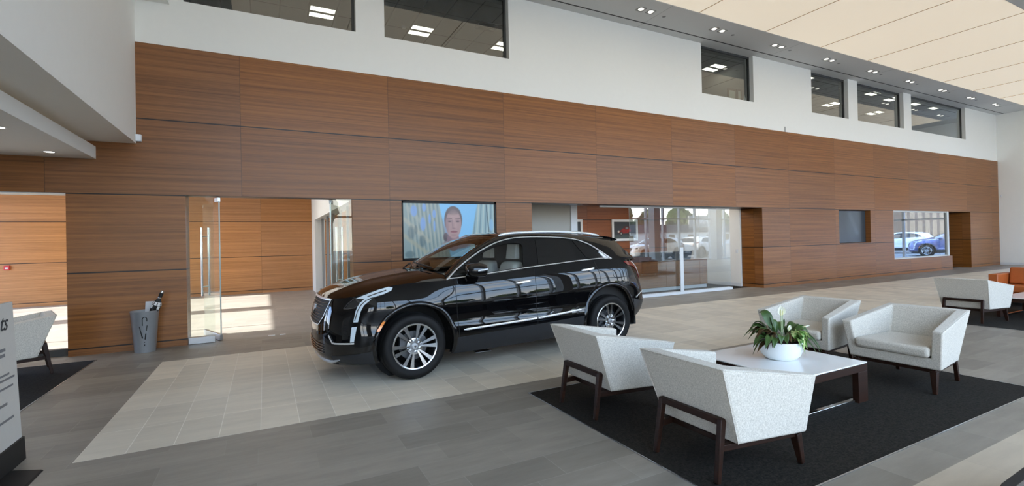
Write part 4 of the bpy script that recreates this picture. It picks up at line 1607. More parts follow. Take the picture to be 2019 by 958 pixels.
for k in range(17):
    a = -100+k*8+rnd.uniform(-6, 6)
    bx, by = .095*math.cos(az(-50)), .095*math.sin(az(-50))
    blade('leaf', LEAF3, az(a), rnd.uniform(.10, .17), rnd.uniform(.05, .13), rnd.uniform(.05, .14), rnd.uniform(.032, .044), z0=.165, r0=.01, stem=.2, twist=rnd.uniform(-.7, .7), x0=bx, y0=by)
def bloom(pts, size, lean):
    m = MB()
    m.tube(pts, .0032, 6)
    o = m.build('flower_stem', simple('pale_stem', C(176, 196, 150), .5), t, smooth=True)
    tip = Vector(pts[-1])
    m = MB()
    def sp(u, v):
        q = v
        w = size*.36*math.sin(PI*min(1, q**.8*.98+.01))**.8
        a = (u-.5)*2
        base = tip+Vector(lean)*q*size
        side = Vector((.886, -.464, 0))
        fw = Vector((-.464, -.886, 0))
        return tuple(base+side*(w*math.sin(a*1.35))+fw*(-w*.7*math.cos(a*1.35)+w*.35))
    m.grid(sp, 8, 10)
    f = m.build('spathe', PETAL, o, smooth=True, recalc=False)
    m = MB()
    m.tube([tip, tip+Vector(lean)*size*.55], [.006, .004], 6)
    m.build('spadix', simple('cream_spadix', C(226, 222, 170), .6), o, smooth=True)
ex = Vector((.886, -.464, 0))
bloom([tuple(ex*.0+Vector((0, 0, .13))), tuple(ex*.012+Vector((0, 0, .28))), tuple(ex*.012+Vector((0, 0, .41)))], .095, (0, 0, 1))
bloom([tuple(ex*.02+Vector((0, 0, .13))), tuple(ex*.026+Vector((0, 0, .28))), tuple(ex*.028+Vector((0, 0, .415)))], .075, (.1, -.05, 1))
bloom([tuple(ex*.04+Vector((0, 0, .13))), tuple(ex*.12+Vector((0, 0, .24))), tuple(ex*.205+Vector((0, 0, .29)))], .085, (.80, -.42, .25))
bloom([tuple(ex*.03+Vector((0, 0, .13))), tuple(ex*.06+Vector((0, 0, .22))), tuple(ex*.085+Vector((0, 0, .265)))], .06, (.15, -.1, .9))

# ---- umbrella bin with a folded umbrella and a card
BX, BY = -1.615, 9.025
t = thing('umbrella_stand', 'tapered silver umbrella bin standing against the wood wall', 'umbrella stand', (BX, BY, 0))
m = MB()
m.lathe([(0, .0), (.128, 0), (.130, .006), (.176, .605), (.180, .612), (.176, .618), (.170, .612), (.126, .02), (0, .015)], 48)
m.build('bin_body', simple('silver_bin', C(176, 182, 188), .34, .62, var=.04), t, smooth=True, angle=50)
def onbin(a, z):
    r = .130+.046*z/.61+.0025
    return (r*math.cos(a), r*math.sin(a), z)
aF = math.atan2(-9.0, 1.6)
def fa(d):
    return aF+d
m = MB()
hook = [onbin(fa(-.02+.16*math.cos(q)*1.0), .50+.035*math.sin(q)) for q in np.linspace(0, PI, 10)]
m.tube([onbin(fa(.14), .47)]+hook+[onbin(fa(-.18), .41)], .006, 6, flat=(.4, 1))
m.tube([onbin(fa(-.42), .40), onbin(fa(-.20), .22)], [.005, .009], 6, flat=(.4, 1))
m.tube([onbin(fa(.16), .41), onbin(fa(.10), .33)], [.006, .006], 6, flat=(.4, 1))
m.tube([onbin(fa(.06), .29), onbin(fa(.0), .20)], [.008, .008], 6, flat=(.4, 1))
m.tube([onbin(fa(-.03), .165), onbin(fa(-.05), .155)], [.006, .006], 6, flat=(.4, 1))
m.tube([onbin(fa(-.04), .13), onbin(fa(-.05), .105)], [.006, .006], 6, flat=(.4, 1))
m.build('umbrella_cutout', BLACKM, t)
t = thing('folded_umbrella', 'folded black and white umbrella leaning out of the silver bin', 'umbrella', (BX+.03, BY-.02, .05))
p0, p1 = Vector((-.125, .03, 0)), Vector((.205, -.03, .855))
m = MB()
def pleat(u, v):
    a = 2*PI*u
    c = p0.lerp(p1, .10+.76*v)
    r = (.018+.040*v**.8 if v < .88 else .056-.036*(v-.88)/.12)*(1+.16*math.sin(8*a))
    d = (p1-p0).normalized()
    s = d.cross(Vector((0, 1, 0))).normalized()
    q = d.cross(s)
    return tuple(c+s*r*math.cos(a)+q*r*math.sin(a))
m.grid(pleat, 48, 24)
m.build('canopy', BLACKM, t, smooth=True, angle=80)
UW = simple('umbrella_white', C(226, 226, 226), .6)
m = MB()
for v0, v1, a0, a1 in ((.86, .93, 0, 6.2832), (.78, .85, .3, 1.0), (.78, .85, 2.0, 2.6), (.78, .85, 3.6, 4.3), (.78, .85, 5.2, 5.8)):
    o = len(m.v)
    nn = 10
    for i in range(nn+1):
        for v in (v0, v1):
            q = Vector(pleat(0, v))
            c = p0.lerp(p1, .10+.76*v)
            a = a0+(a1-a0)*i/nn
            d = (p1-p0).normalized(); s = d.cross(Vector((0, 1, 0))).normalized(); w = d.cross(s)
            r = ((.018+.040*v**.8) if v < .88 else .056-.036*(v-.88)/.12)*1.19
            m.v.append(tuple(c+s*r*math.cos(a)+w*r*math.sin(a)))
    for i in range(nn):
        m.f.append((o+2*i, o+2*i+1, o+2*i+3, o+2*i+2)); m.mi.append(0)
m.build('white_band', UW, t, smooth=True)
m = MB()
m.tube([p0.lerp(p1, .82), p0.lerp(p1, .96)], [.022, .026], 12)
m.build('handle', BLACKM, t, smooth=True)
m = MB()
m.tube([p0.lerp(p1, .965), p0.lerp(p1, 1.0)], [.026, .020], 12)
m.tube([p0.lerp(p1, .87), p0.lerp(p1, .885)], [.027, .027], 12)
m.build('handle_cap', CHROME, t, smooth=True)
m = MB()
m.tube([p0, p0.lerp(p1, .72)], .006, 8)
m.build('shaft', STEEL, t, smooth=True)
m = MB()
m.hexa([(-.035, .06, .05), (.10, .06, .05), (.10, .064, .05), (-.035, .064, .05)], [(-.005, .100, .742), (.135, .100, .742), (.135, .104, .742), (-.005, .104, .742)])
o = m.build('card', simple('white_card', C(214, 216, 220), .7), None, loc=(BX, BY, 0))
tag(o, 'white card standing in the silver bin behind the umbrella', 'card')

# ---- sign panel at the left picture edge
t = thing('sign', 'tall grey sign board with script lettering at the left picture edge', 'sign', (-1.61, 4.88, 0))
SG = simple('sign_grey', C(204, 201, 195), .5, 0, var=.03)
m = MB()
def sgp(s, z, d=0.0):     # s towards the camera along the board, z up, d out of the face
    return (-.04*z+d, -s, z)
m.hexa([sgp(0, .02, 0), sgp(.80, .02, 0), sgp(.80, .02, -.02), sgp(0, .02, -.02)], [sgp(0, 1.175, 0), sgp(.80, 1.175, 0), sgp(.80, 1.175, -.02), sgp(0, 1.175, -.02)])
m.build('board', SG, t, bevel=.003)
m = MB()
m.hexa([sgp(-.01, 0, .012), sgp(.82, 0, .012), sgp(.82, 0, -.045), sgp(-.01, 0, -.045)], [sgp(-.01, .17, .012), sgp(.82, .17, .012), sgp(.82, .17, -.035), sgp(-.01, .17, -.035)])
m.build('base_rail', BLACKM, t, bevel=.004)
m = MB()
m.hexa([(-.20, -.80, 0), (.21, -.70, 0), (.21, -.32, 0), (-.20, -.12, 0)], [(-.20, -.80, .012), (.20, -.70, .012), (.20, -.33, .012), (-.20, -.13, .012)])
m.build('foot_plate', BLACKM, t, bevel=.003)
INK = simple('dark_ink', C(58, 58, 60), .6)
INKG = simple('grey_ink', C(120, 120, 122), .6)
tilt = math.atan(.04)
lettering('script_lettering', 'ts', .16, INK, t, Vector(sgp(.115, .985, .003)), Euler((PI/2-tilt, 0, PI/2)), shear=.45, align='RIGHT')
m = MB()
def ln(s0, s1, z, h):
    m = MB()
    m.hexa([sgp(s0, z, .0005), sgp(s1, z, .0005), sgp(s1, z, .002), sgp(s0, z, .002)], [sgp(s0, z+h, .0005), sgp(s1, z+h, .0005), sgp(s1, z+h, .002), sgp(s0, z+h, .002)])
    m.build('text_line', INKG, t)
ln(.165, .60, .838, .022); ln(.175, .60, .80, .022)
ln(.13, .62, .665, .014); ln(.055, .62, .632, .014); ln(.085, .62, .575, .014)
ln(.19, .62, .462, .018); ln(.105, .62, .350, .016)

# ---- dark glass display table at the bottom right picture corner
t = thing('display_table', 'black rimmed low table with dark glass top in the bottom right corner', 'table', (3.46, .34, 0), math.radians(2))
def rr(hx, hy, r, n=8):
    out = []
    for cx, cy, a0 in ((hx-r, hy-r, 0), (-hx+r, hy-r, PI/2), (-hx+r, -hy+r, PI), (hx-r, -hy+r, 3*PI/2)):
        out += [(cx+r*math.cos(a0+PI/2*k/n), cy+r*math.sin(a0+PI/2*k/n)) for k in range(n+1)]
    return out
m = MB()
m.prism(rr(.60, .60, .10), lambda x, y: (x, y, .36), lambda x, y: (x, y, .40))
m.build('rim', BLACKM, t, smooth=True, bevel=.006)
m = MB()
m.prism(rr(.555, .555, .07), lambda x, y: (x, y, .4003), lambda x, y: (x, y, .4012))
m.build('glass_top', simple('slate_glass', C(74, 84, 92), .08, var=.03), t)
m = MB()
m.lathe([(.30, 0), (.30, .012), (.05, .03), (.05, .36)], 32)
m.build('pedestal', BLACKM, t, smooth=True)
m = MB()
m.add([(-.36, .30, .4025), (-.10, .30, .4025), (-.10, .50, .4025), (-.33, .47, .4025), (-.36, .30, .4035), (-.10, .30, .4035), (-.10, .50, .4035), (-.33, .47, .4035)], [(3, 2, 1, 0), (4, 5, 6, 7), (0, 1, 5, 4), (1, 2, 6, 5), (2, 3, 7, 6), (3, 0, 4, 7)])
o = m.build('leaflet', simple('white_paper', C(226, 230, 230), .7), None, loc=(3.46, .34, 0))
o.rotation_euler = (0, 0, math.radians(2))
tag(o, 'white leaflet lying on the dark glass table', 'leaflet')
# ================================================================== GLASS DOORS IN THE LEFT OPENING
def pane_box(m, p0, p1, z0, z1, th=.012):
    a, b = Vector((p0[0], p0[1], 0)), Vector((p1[0], p1[1], 0))
    d = (b-a).normalized()
    n = Vector((-d.y, d.x, 0))*th/2
    m.hexa([a-n+Vector((0, 0, z0)), b-n+Vector((0, 0, z0)), b+n+Vector((0, 0, z0)), a+n+Vector((0, 0, z0))], [a-n+Vector((0, 0, z1)), b-n+Vector((0, 0, z1)), b+n+Vector((0, 0, z1)), a+n+Vector((0, 0, z1))])
    return m
for i, (x0, x1) in enumerate(((-1.10, -.735), (1.08, 1.44))):
    w = struct(pane_box(MB(), (x0, 9.27), (x1, 9.27), 0.0, .105, .05).build('window_%d' % (13+i), STEEL, bevel=.004))
    pane_box(MB(), (x0, 9.27), (x1, 9.27), .105, 2.384).build('pane', GLASS_D, w)
def leaf(pv, end, label, hside):
    t = thing('glass_door', label, 'door', (pv[0], pv[1], 0))
    e = (end[0]-pv[0], end[1]-pv[1])
    L = math.hypot(*e)
    d = Vector((e[0]/L, e[1]/L, 0))
    n = Vector((-d.y, d.x, 0))
    pane_box(MB(), (0, 0), e, .105, 2.30).build('glass_pane', GLASS_D, t)
    pane_box(MB(), (0, 0), e, .008, .105, .045).build('bottom_rail', STEEL, t, bevel=.004)
    pane_box(MB(), (0, 0), (d.x*.16, d.y*.16), 2.30, 2.37, .045).build('pivot_patch', STEEL, t, bevel=.004)
    m = MB()
    m.tube([(0, 0, .10), (0, 0, 2.32)], .010, 8)
    m.build('polished_edge', simple('glass_edge', C(206, 222, 218), .12, .3), t, smooth=True)
    for s in (-1, 1):
        m = MB()
        c = d*(L-.09)+n*s*.055
        m.tube([c+Vector((0, 0, .70)), c+Vector((0, 0, 1.90))], .016, 12)
        for z in (.86, 1.74):
            m.tube([d*(L-.09)+Vector((0, 0, z)), c+Vector((0, 0, z))], .010, 8)
        m.build('pull_handle', CHROME, t, smooth=True)
    return t
leaf((-.655, 9.31), (-.955, 10.12), 'left leaf of the glass doors, swung open, with steel bottom rail', 1)
leaf((1.075, 9.31), (1.345, 10.12), 'right leaf of the glass doors, swung open beside the car bonnet', 1)

# partition pull post
m = MB()
m.box(10.02, 10.14, 9.50, 9.53, .075, 1.28)
for z in (.25, 1.1):
    m.box(10.06, 10.10, 9.53, 9.592, z, z+.03)
o = m.build('pull_post', ALU_W, bevel=.004)
tag(o, 'tall white pull post on the glass office partition', 'handle')

# ================================================================== SCREENS
def vcol_mesh(name, mat_name, fn, x0, x1, z0, z1, y, nx, ny, strength, parent=None, emis=True):
    me = bpy.data.meshes.new(name)
    vs = [(x0+(x1-x0)*i/nx, y, z1+(z0-z1)*j/ny) for j in range(ny+1) for i in range(nx+1)]
    fs = [((j+1)*(nx+1)+i, (j+1)*(nx+1)+i+1, j*(nx+1)+i+1, j*(nx+1)+i) for j in range(ny) for i in range(nx)]
    me.from_pydata(vs, [], fs)
    U, V_ = np.meshgrid(np.linspace(0, 1, nx+1), np.linspace(0, 1, ny+1))
    col = fn(U, V_)
    col = np.clip(col, 0, 255)/255.0
    lin = np.where(col <= .04045, col/12.92, ((col+.055)/1.055)**2.4)
    at = me.color_attributes.new('picture', 'FLOAT_COLOR', 'POINT')
    at.data.foreach_set('color', np.concatenate([lin, np.ones(lin.shape[:2]+(1,))], 2).reshape(-1).astype(np.float32))
    m, t, p = new_mat(mat_name)
    a = N(t, 'ShaderNodeAttribute')
    a.attribute_name = 'picture'
    if emis:
        p.inputs['Base Color'].default_value = (.01, .01, .01, 1)
        t.links.new(a.outputs['Color'], p.inputs['Emission Color'])
        p.inputs['Emission Strength'].default_value = strength
        p.inputs['Roughness'].default_value = .25
    else:
        t.links.new(a.outputs['Color'], p.inputs['Base Color'])
        p.inputs['Roughness'].default_value = .3
    me.materials.append(m)
    o = bpy.data.objects.new(name, me)
    COL.objects.link(o)
    if parent:
        o.parent = parent
    return o
def blend(img, mask, colr):
    return img*(1-mask[..., None])+np.array(colr, float)*mask[..., None]
def ell(X, Y, cx, cy, rx, ry, soft=.25):
    d = np.sqrt(((X-cx)/rx)**2+((Y-cy)/ry)**2)
    return np.clip((1+soft/2-d)/soft, 0, 1)
def seg_(X, Y, a, b, w):
    ax, ay = a; bx, by = b
    t = np.clip(((X-ax)*(bx-ax)+(Y-ay)*(by-ay))/((bx-ax)**2+(by-ay)**2), 0, 1)
    d = np.hypot(X-ax-t*(bx-ax), Y-ay-t*(by-ay))
    return np.clip(1.5-d/w, 0, 1)
def portrait(U, V_):
    X, Y = 100+1240*U, 115+755*V_
    img = np.zeros(U.shape+(3,))+np.array([118, 190, 246.])
    img = blend(img, np.clip((Y-500)/500, 0, 1)*.5, (150, 205, 248))
    left = np.clip((575+(Y-130)*.20-X)/18, 0, 1)
    img = blend(img, left, (126, 152, 160))
    for i in range(9):
        x = 150+i*52
        img = blend(img, left*seg_(X, Y, (x, 115), (x+70, 870), 9)*.7, (160, 172, 168))
        img = blend(img, left*seg_(X, Y, (x+26, 115), (x+90, 870), 7)*.5, (86, 112, 124))
    for a, b, c in (((110, 560), (480, 870), (150, 160, 150)), ((110, 330), (420, 640), (158, 168, 162)), ((160, 180), (360, 420), (150, 166, 168))):
        img = blend(img, left*seg_(X, Y, a, b, 26)*.75, c)
    for cx, cy, rx, ry in ((238, 220, 42, 78), (370, 172, 26, 58), (352, 400, 34, 98), (500, 260, 22, 60), (440, 330, 16, 70), (500, 430, 14, 80)):
        img = blend(img, left*ell(X, Y, cx, cy, rx, ry, .35)*.9, (112, 158, 226))
    for cx, cy, rx, ry in ((200, 520, 44, 90), (340, 640, 40, 80), (180, 820, 60, 50), (260, 480, 20, 60)):
        img = blend(img, left*ell(X, Y, cx, cy, rx, ry, .5)*.55, (70, 96, 110))
    right = np.clip((X-(1085-(Y-140)*.19))/18, 0, 1)
    img = blend(img, right, (140, 176, 190))
    for i in range(9):
        x = 1070+i*36
        img = blend(img, right*seg_(X, Y, (x+14, 115), (x-34+i*6, 620), 8)*.75, (178, 198, 200) if i % 2 else (88, 124, 146))
    img = blend(img, right*seg_(X, Y, (1230, 130), (1262, 520), 7)*.8, (48, 74, 92))
    img = blend(img, right*ell(X, Y, 1300, 420, 30, 90, .4)*.8, (130, 184, 232))
    # woman: hair, neck, face
    img = blend(img, ell(X, Y, 652, 588, 34, 62, .3), (74, 68, 82))
    neck = ell(X, Y, 752, 640, 84, 150, .15)*(Y > 470)
    img = blend(img, neck, (132, 112, 128))
    img = blend(img, ell(X, Y, 700, 640, 30, 120, .6)*.5, (100, 84, 104))
    img = blend(img, ell(X, Y, 800, 690, 190, 70, .3)*(Y > 640)*.8, (120, 104, 122))
    img = blend(img, ell(X, Y, 757, 345, 122, 196, .08), (82, 74, 84))
    img = blend(img, ell(X, Y, 760, 402, 106, 208, .10), (158, 134, 142))
    img = blend(img, ell(X, Y, 758, 222, 84, 52, .5)*.75, (92, 82, 92))
    img = blend(img, ell(X, Y, 770, 300, 66, 70, .9)*.5, (176, 152, 156))
    img = blend(img, ell(X, Y, 660, 440, 34, 120, .8)*.5, (124, 104, 120))
    for ex_ in (706, 818):
        img = blend(img, ell(X, Y, ex_, 362, 34, 20, .7)*.55, (116, 96, 112))
        img = blend(img, ell(X, Y, ex_, 367, 19, 8, .5)*.95, (58, 50, 66))
        img = blend(img, seg_(X, Y, (ex_-36, 332), (ex_+30, 322), 6)*.7, (84, 70, 82))
    img = blend(img, seg_(X, Y, (742, 350), (748, 455), 9)*.45, (120, 98, 114))
    img = blend(img, ell(X, Y, 766, 465, 28, 10, .6)*.5, (118, 94, 110))
    img = blend(img, ell(X, Y, 790, 430, 18, 44, .9)*.35, (186, 160, 162))
    img = blend(img, ell(X, Y, 764, 514, 46, 15, .5)*.9, (132, 78, 98))
    img = blend(img, seg_(X, Y, (722, 513), (806, 513), 3)*.7, (84, 48, 66))
    img = blend(img, ell(X, Y, 762, 560, 40, 14, .8)*.35, (126, 104, 118))
    return img
tv = thing('television', 'large wall screen showing a woman with tied back hair', 'television', (3.365, 9.22, 1.80))
m = MB()
x0, x1, z0, z1 = -1.0, 1.0, -.575, .575
for a, b, c, d in ((x0, x1, z1-.045, z1), (x0, x1, z0, z0+.03), (x0, x0+.022, z0, z1), (x1-.035, x1, z0, z1)):
    m.box(a, b, 0, .10, c, d)
m.build('frame', BLACKM, tv)
m = MB()
m.box(x0+.02, x1-.03, .03, .10, z0+.02, z1-.04)
m.build('housing', BLACKM, tv)
scr = vcol_mesh('screen', 'screen_picture', portrait, x0+.022, x1-.035, z0+.03, z1-.045, .025, 200, 118, .80, tv)
tv2 = thing('television', 'dark idle screen set into the wood wall beyond the office recess', 'television', (18.045, 9.38, 1.80))
m = MB()
m.box(-.97, .97, 0, .06, -.56, .56)
m.build('frame', BLACKM, tv2)
def idle(U, V_):  # reflections on the dark screen, painted as paler patches that glow
    img = np.zeros(U.shape+(3,))+np.array([52, 68, 82.])
    img = blend(img, ell(U, V_, .62, .35, .22, .5, .9)*.5, (92, 114, 132))
    img = blend(img, seg_(U, V_, (.5, .1), (.72, .7), .06)*.4, (112, 132, 148))
    return img
vcol_mesh('screen', 'idle_screen_sheen', idle, -.955, .955, -.545, .545, -.002, 40, 24, .55, tv2)

# ================================================================== OFFICE BEHIND THE PARTITION
t = thing('reception_desk', 'wood fronted desk with white plinth behind the glass partition', 'desk', (10.4, 10.45, 0))
m = MB()
m.box(-1.9, 1.76, .04, .75, .002, .10)
m.build('plinth', ALU_W, t)
m = MB()
m.box(-1.9, 1.76, 0, .78, .10, .87)
m.build('desk_front', WOOD_X, t, bevel=.004)
m = MB()
m.hexa([(-1.8, -.02, .875), (1.02, -.02, .875), (1.02, .40, .875), (-1.8, .40, .875)], [(-1.8, -.06, 1.13), (1.06, -.06, 1.13), (1.06, .44, 1.13), (-1.8, .44, 1.13)])
m.build('counter_upstand', simple('slate_counter', C(66, 70, 76), .4), t, bevel=.006)
def redcar(U, V_):
    img = np.zeros(U.shape+(3,))+np.array([46, 52, 60.])
    img = blend(img, np.clip((V_-.72)/.1, 0, 1), (70, 82, 84))
    img = blend(img, ell(U, V_, .56, .52, .22, .16, .15), (150, 34, 34))
    img = blend(img, ell(U, V_, .40, .60, .22, .10, .2), (132, 28, 30))
    img = blend(img, ell(U, V_, .58, .36, .14, .10, .2), (88, 30, 32))
    img = blend(img, ell(U, V_, .60, .38, .07, .06, .2), (120, 132, 140))
    for cx in (.34, .72):
        img = blend(img, ell(U, V_, cx, .70, .07, .11, .2), (24, 24, 26))
        img = blend(img, ell(U, V_, cx, .70, .04, .06, .3), (150, 150, 146))
    img = blend(img, ell(U, V_, .22, .58, .04, .07, .3), (190, 190, 180))
    return img
def plainpic(U, V_):
    return np.zeros(U.shape+(3,))+np.array([54, 60, 68.])
for x0, x1, fn, lab in ((10.50, 11.64, redcar, 'white framed picture of a red vintage car on the office wall'), (8.12, 9.28, plainpic, 'white framed picture partly hidden behind the white office post')):
    t = thing('framed_picture', lab, 'picture', ((x0+x1)/2, 12.98, 1.845))
    w = (x1-x0)/2
    m = MB()
    for a, b, c, d in ((-w, w, .29, .37), (-w, w, -.37, -.29), (-w, -w+.08, -.29, .29), (w-.08, w, -.29, .29)):
        m.box(a, b, -.03, .015, c, d)
    m.build('frame', ALU_W, t, bevel=.003)
    vcol_mesh('print', 'print_'+fn.__name__, fn, -w+.08, w-.08, -.29, .29, -.005, 60, 40, 1, t, emis=False)
m = MB()
m.box(13.035, 13.05, 10.03, 10.11, 1.03, 1.15)
m.box(13.030, 13.036, 10.06, 10.08, 1.07, 1.11)
tag(m.build('light_switch', ALU_W, bevel=.002), 'white switch plate on the white office wall', 'switch')

# ================================================================== SMALL FITTINGS
m = MB()
m.box(-6.33, -6.21, 18.14, 18.2, 1.05, 1.17)
t = m.build('fire_alarm_pull', simple('alarm_red', C(190, 40, 44), .4), bevel=.006)
tag(t, 'red fire alarm pull box on the hall wood wall', 'fire alarm')
m = MB()
m.box(-6.30, -6.24, 18.128, 18.14, 1.08, 1.12)
m.build('pull_bar', ALU_W, t)
m = MB()
m.hexa([(-1.715, 9.13, 3.19), (-1.645, 9.15, 3.19), (-1.645, 9.213, 3.19), (-1.715, 9.213, 3.19)], [(-1.715, 9.12, 3.30), (-1.64, 9.145, 3.30), (-1.64, 9.213, 3.30), (-1.715, 9.213, 3.30)])
tag(m.build('motion_sensor', ALU_W, bevel=.012, seg=3), 'small white motion sensor at the bulkhead corner on the wood wall', 'sensor')
m = MB()
m.box(14.28, 14.33, 9.215, 9.245, 4.742, 4.90)
tag(m.build('wall_sensor', simple('sensor_grey', C(170, 172, 172), .5), bevel=.008), 'small grey sensor standing on the top edge of the wood wall', 'sensor')
m = MB()
m.box(29.87, 29.9, 9.10, 9.15, 3.08, 3.18)
tag(m.build('wall_sensor', ALU_W, bevel=.01), 'small white sensor on the far right wall beside the wood wall', 'sensor')
for x0, x1, lab in ((.03, .14, 'left small bright steel plate in the floor of the glass door opening'), (.215, .305, 'right small bright steel plate in the floor of the glass door opening')):
    m = MB()
    m.box(x0, x1, 9.30, 9.40, .0002, .005)
    t = tag(m.build('floor_plate', ALU_W, bevel=.002), lab, 'floor plate')
t = thing('floor_box', 'dark square service box in the floor under the black car', 'floor box', (2.70, 6.32, 0))
m = MB()
m.box(-.11, .11, -.11, .11, .0005, .006)
m.build('lid', BLACKM, t, bevel=.002)
m = MB()
m.box(-.12, .12, -.122, -.112, .0005, .007)
m.build('lid_edge', STEEL, t)
# things on the sill of the third upper window
BRN = simple('brown_frame_wood', C(92, 64, 46), .5)
for x0, x1, h, lab in ((12.05, 12.42, .38, 'left brown picture frame leaning in the single upper window'), (12.45, 12.66, .40, 'right brown picture frame leaning in the single upper window')):
    t = thing('leaning_frame', lab, 'picture frame', ((x0+x1)/2, 9.47, SILL))
    w = (x1-x0)/2
    m = MB()
    for a, b, c, d in ((-w, w, h-.05, h), (-w, w, 0, .05), (-w, -w+.05, .05, h-.05), (w-.05, w, .05, h-.05)):
        m.box(a, b, 0, .02, c, d)
    m.build('frame', BRN, t)
    m = MB()
    m.box(-w+.05, w-.05, .006, .018, .05, h-.05)
    m.build('mount', simple('pale_mount', C(168, 164, 150), .7), t)
m = MB()
m.lathe([(0, 0), (.035, 0), (.036, .14), (.014, .18), (.014, .23), (0, .23)], 20, c=(12.745, 9.445, SILL+.001))
tag(m.build('bottle', ALU_W, smooth=True), 'small white bottle in the single upper window beside the frames', 'bottle')
m = MB()
m.box(-2, 30, 9.425, 9.6, SILL-.03, SILL)
struct(m.build('trim_7', WHITE))

# ---- recessed downlights in the soffit
GLOW = emit_mat('lamp_glow', (1, .95, .86, 1), 2.6)
LAMPRIM = simple('recessed_lamp_trim', C(120, 122, 122), .5)
ordn = ['first', 'second', 'third', 'fourth', 'fifth', 'sixth', 'seventh', 'eighth', 'last']
for k, x in enumerate((7.99, 10.44, 12.88, 15.34, 17.80, 20.24, 22.66, 25.05, 27.40)):
    t = thing('downlight', ('recessed twin lamp in the grey soffit, %s of nine from the camera' % ordn[k]), 'downlight', (x, 8.45, ZS), group='recessed lamps along the soffit')
    m = MB()
    for dx in (-.15, .15):
        a, b = dx-.085, dx+.085
        for q in ((a-.012, a, -.085, .085), (b, b+.012, -.085, .085), (a, b, -.097, -.085), (a, b, .085, .097)):
            m.box(q[0], q[1], q[2], q[3], -.006, 0)
    m.build('lamp_trim', LAMPRIM, t)
    for dx in (-.15, .15):
        m = MB()
        m.lathe([(.062, -.004), (.05, -.014), (0, -.018)], 20, c=(dx, 0, 0))
        m.build('lamp', GLOW, t, smooth=True)
    m = MB()
    m.lathe([(.045, -.003), (.045, 0)], 16, c=(.62, .05, 0))
    m.build('sprinkler_cover', LAMPRIM, t, smooth=True)
for x, y, lab in ((-2.58, 8.74, 'round downlight in the white canopy nearest the wood wall'), (-2.54, 7.20, 'round downlight in the white canopy cut by the left picture edge')):
    t = thing('downlight', lab, 'downlight', (x, y, 2.90))
    m = MB()
    m.lathe([(.075, 0), (.075, -.005), (.055, -.006), (.055, 0)], 28, closed=True)
    m.build('lamp_trim', ALU_W, t, smooth=True, angle=30)
    m = MB()
    m.lathe([(.055, -.002), (.03, -.006), (0, -.007)], 24)
    m.build('lamp', emit_mat('canopy_lamp_glow', (1, .95, .88, 1), 6), t, smooth=True)
    ld = bpy.data.lights.new('canopy_spot', 'SPOT')
    ld.energy = 14
    ld.spot_size = math.radians(80)
    ld.spot_blend = .8
    ld.color = (1, .9, .78)
    ld.shadow_soft_size = .05
    lo = bpy.data.objects.new('lamp_beam', ld)
    COL.objects.link(lo)
    lo.parent = t
    lo.location = (0, 0, -.02)

# ---- upper office ceiling lights
TRO = emit_mat('troffer_diffuser', (1, .95, .84, 1), 5.0)
def troffer(x, y, lab):
    t = thing('ceiling_light', lab, 'ceiling light', (x, y, ZO), group='square office ceiling lights upstairs')
    m = MB()
    for a, b, c, d in ((-.31, .31, .295, .31), (-.31, .31, -.31, -.295), (-.31, -.295, -.295, .295), (.295, .31, -.295, .295), (-.295, .295, -.06, .06)):
        m.box(a, b, c, d, -.012, 0)
    m.build('frame', simple('troffer_frame', C(200, 196, 184), .6), t)
    for s in (-1, 1):
        m = MB()
        m.box(-.293, .293, s*.178-.116, s*.178+.116, -.009, -.001)
        m.build('diffuser', TRO, t)
    return t
for x, y, lab in ((1.43, 13.32, 'lit square ceiling light seen through the leftmost upper window'),
                  (4.05, 13.30, 'left lit square ceiling light seen through the second upper window'),
                  (6.68, 13.30, 'right lit square ceiling light cut by the frame of the second upper window'),
                  (14.36, 11.83, 'lit square ceiling light seen through the single third upper window'),
                  (18.61, 10.83, 'lit ceiling light at the left edge of the fourth upper window'),
                  (21.45, 11.0, 'lit ceiling light at the right edge of the fourth upper window'),
                  (23.41, 11.03, 'left lit ceiling light in the fifth upper window'),
                  (25.22, 11.16, 'right lit ceiling light in the fifth upper window'),
                  (27.21, 11.02, 'upper left lit ceiling light in the rightmost upper window'),
                  (29.01, 11.02, 'right lit ceiling light in the rightmost upper window'),
                  (23.45, 12.86, 'lower lit ceiling light in the fourth upper window'),
                  (27.24, 12.88, 'lower lit ceiling light in the fifth upper window')):
    troffer(x, y, lab)
m = MB()
m.box(5.35, 5.95, 12.0, 12.5, ZO-.012, ZO)
t = m.build('air_vent', simple('vent_grey', C(112, 112, 110), .6))
tag(t, 'grey square air vent in the ceiling behind the second upper window', 'air vent')
for k in range(4):
    m = MB()
    m.box(5.45, 5.85, 12.08+.095*k, 12.12+.095*k, ZO-.016, ZO-.0125)
    m.build('slot', BLACKM, t)
m = MB()
m.lathe([(0, -.05), (.05, -.045), (.07, -.01), (.07, 0)], 20, c=(2.27, 13.7, ZO))
tag(m.build('smoke_detector', simple('detector_rust', C(150, 108, 92), .6), smooth=True), 'round reddish smoke detector in the leftmost upper window', 'smoke detector')
m = MB()
m.lathe([(0, -.05), (.05, -.045), (.07, -.01), (.07, 0)], 20, c=(3.55, 13.25, ZO))
tag(m.build('smoke_detector', ALU_W, smooth=True), 'round white smoke detector in the second upper window', 'smoke detector')

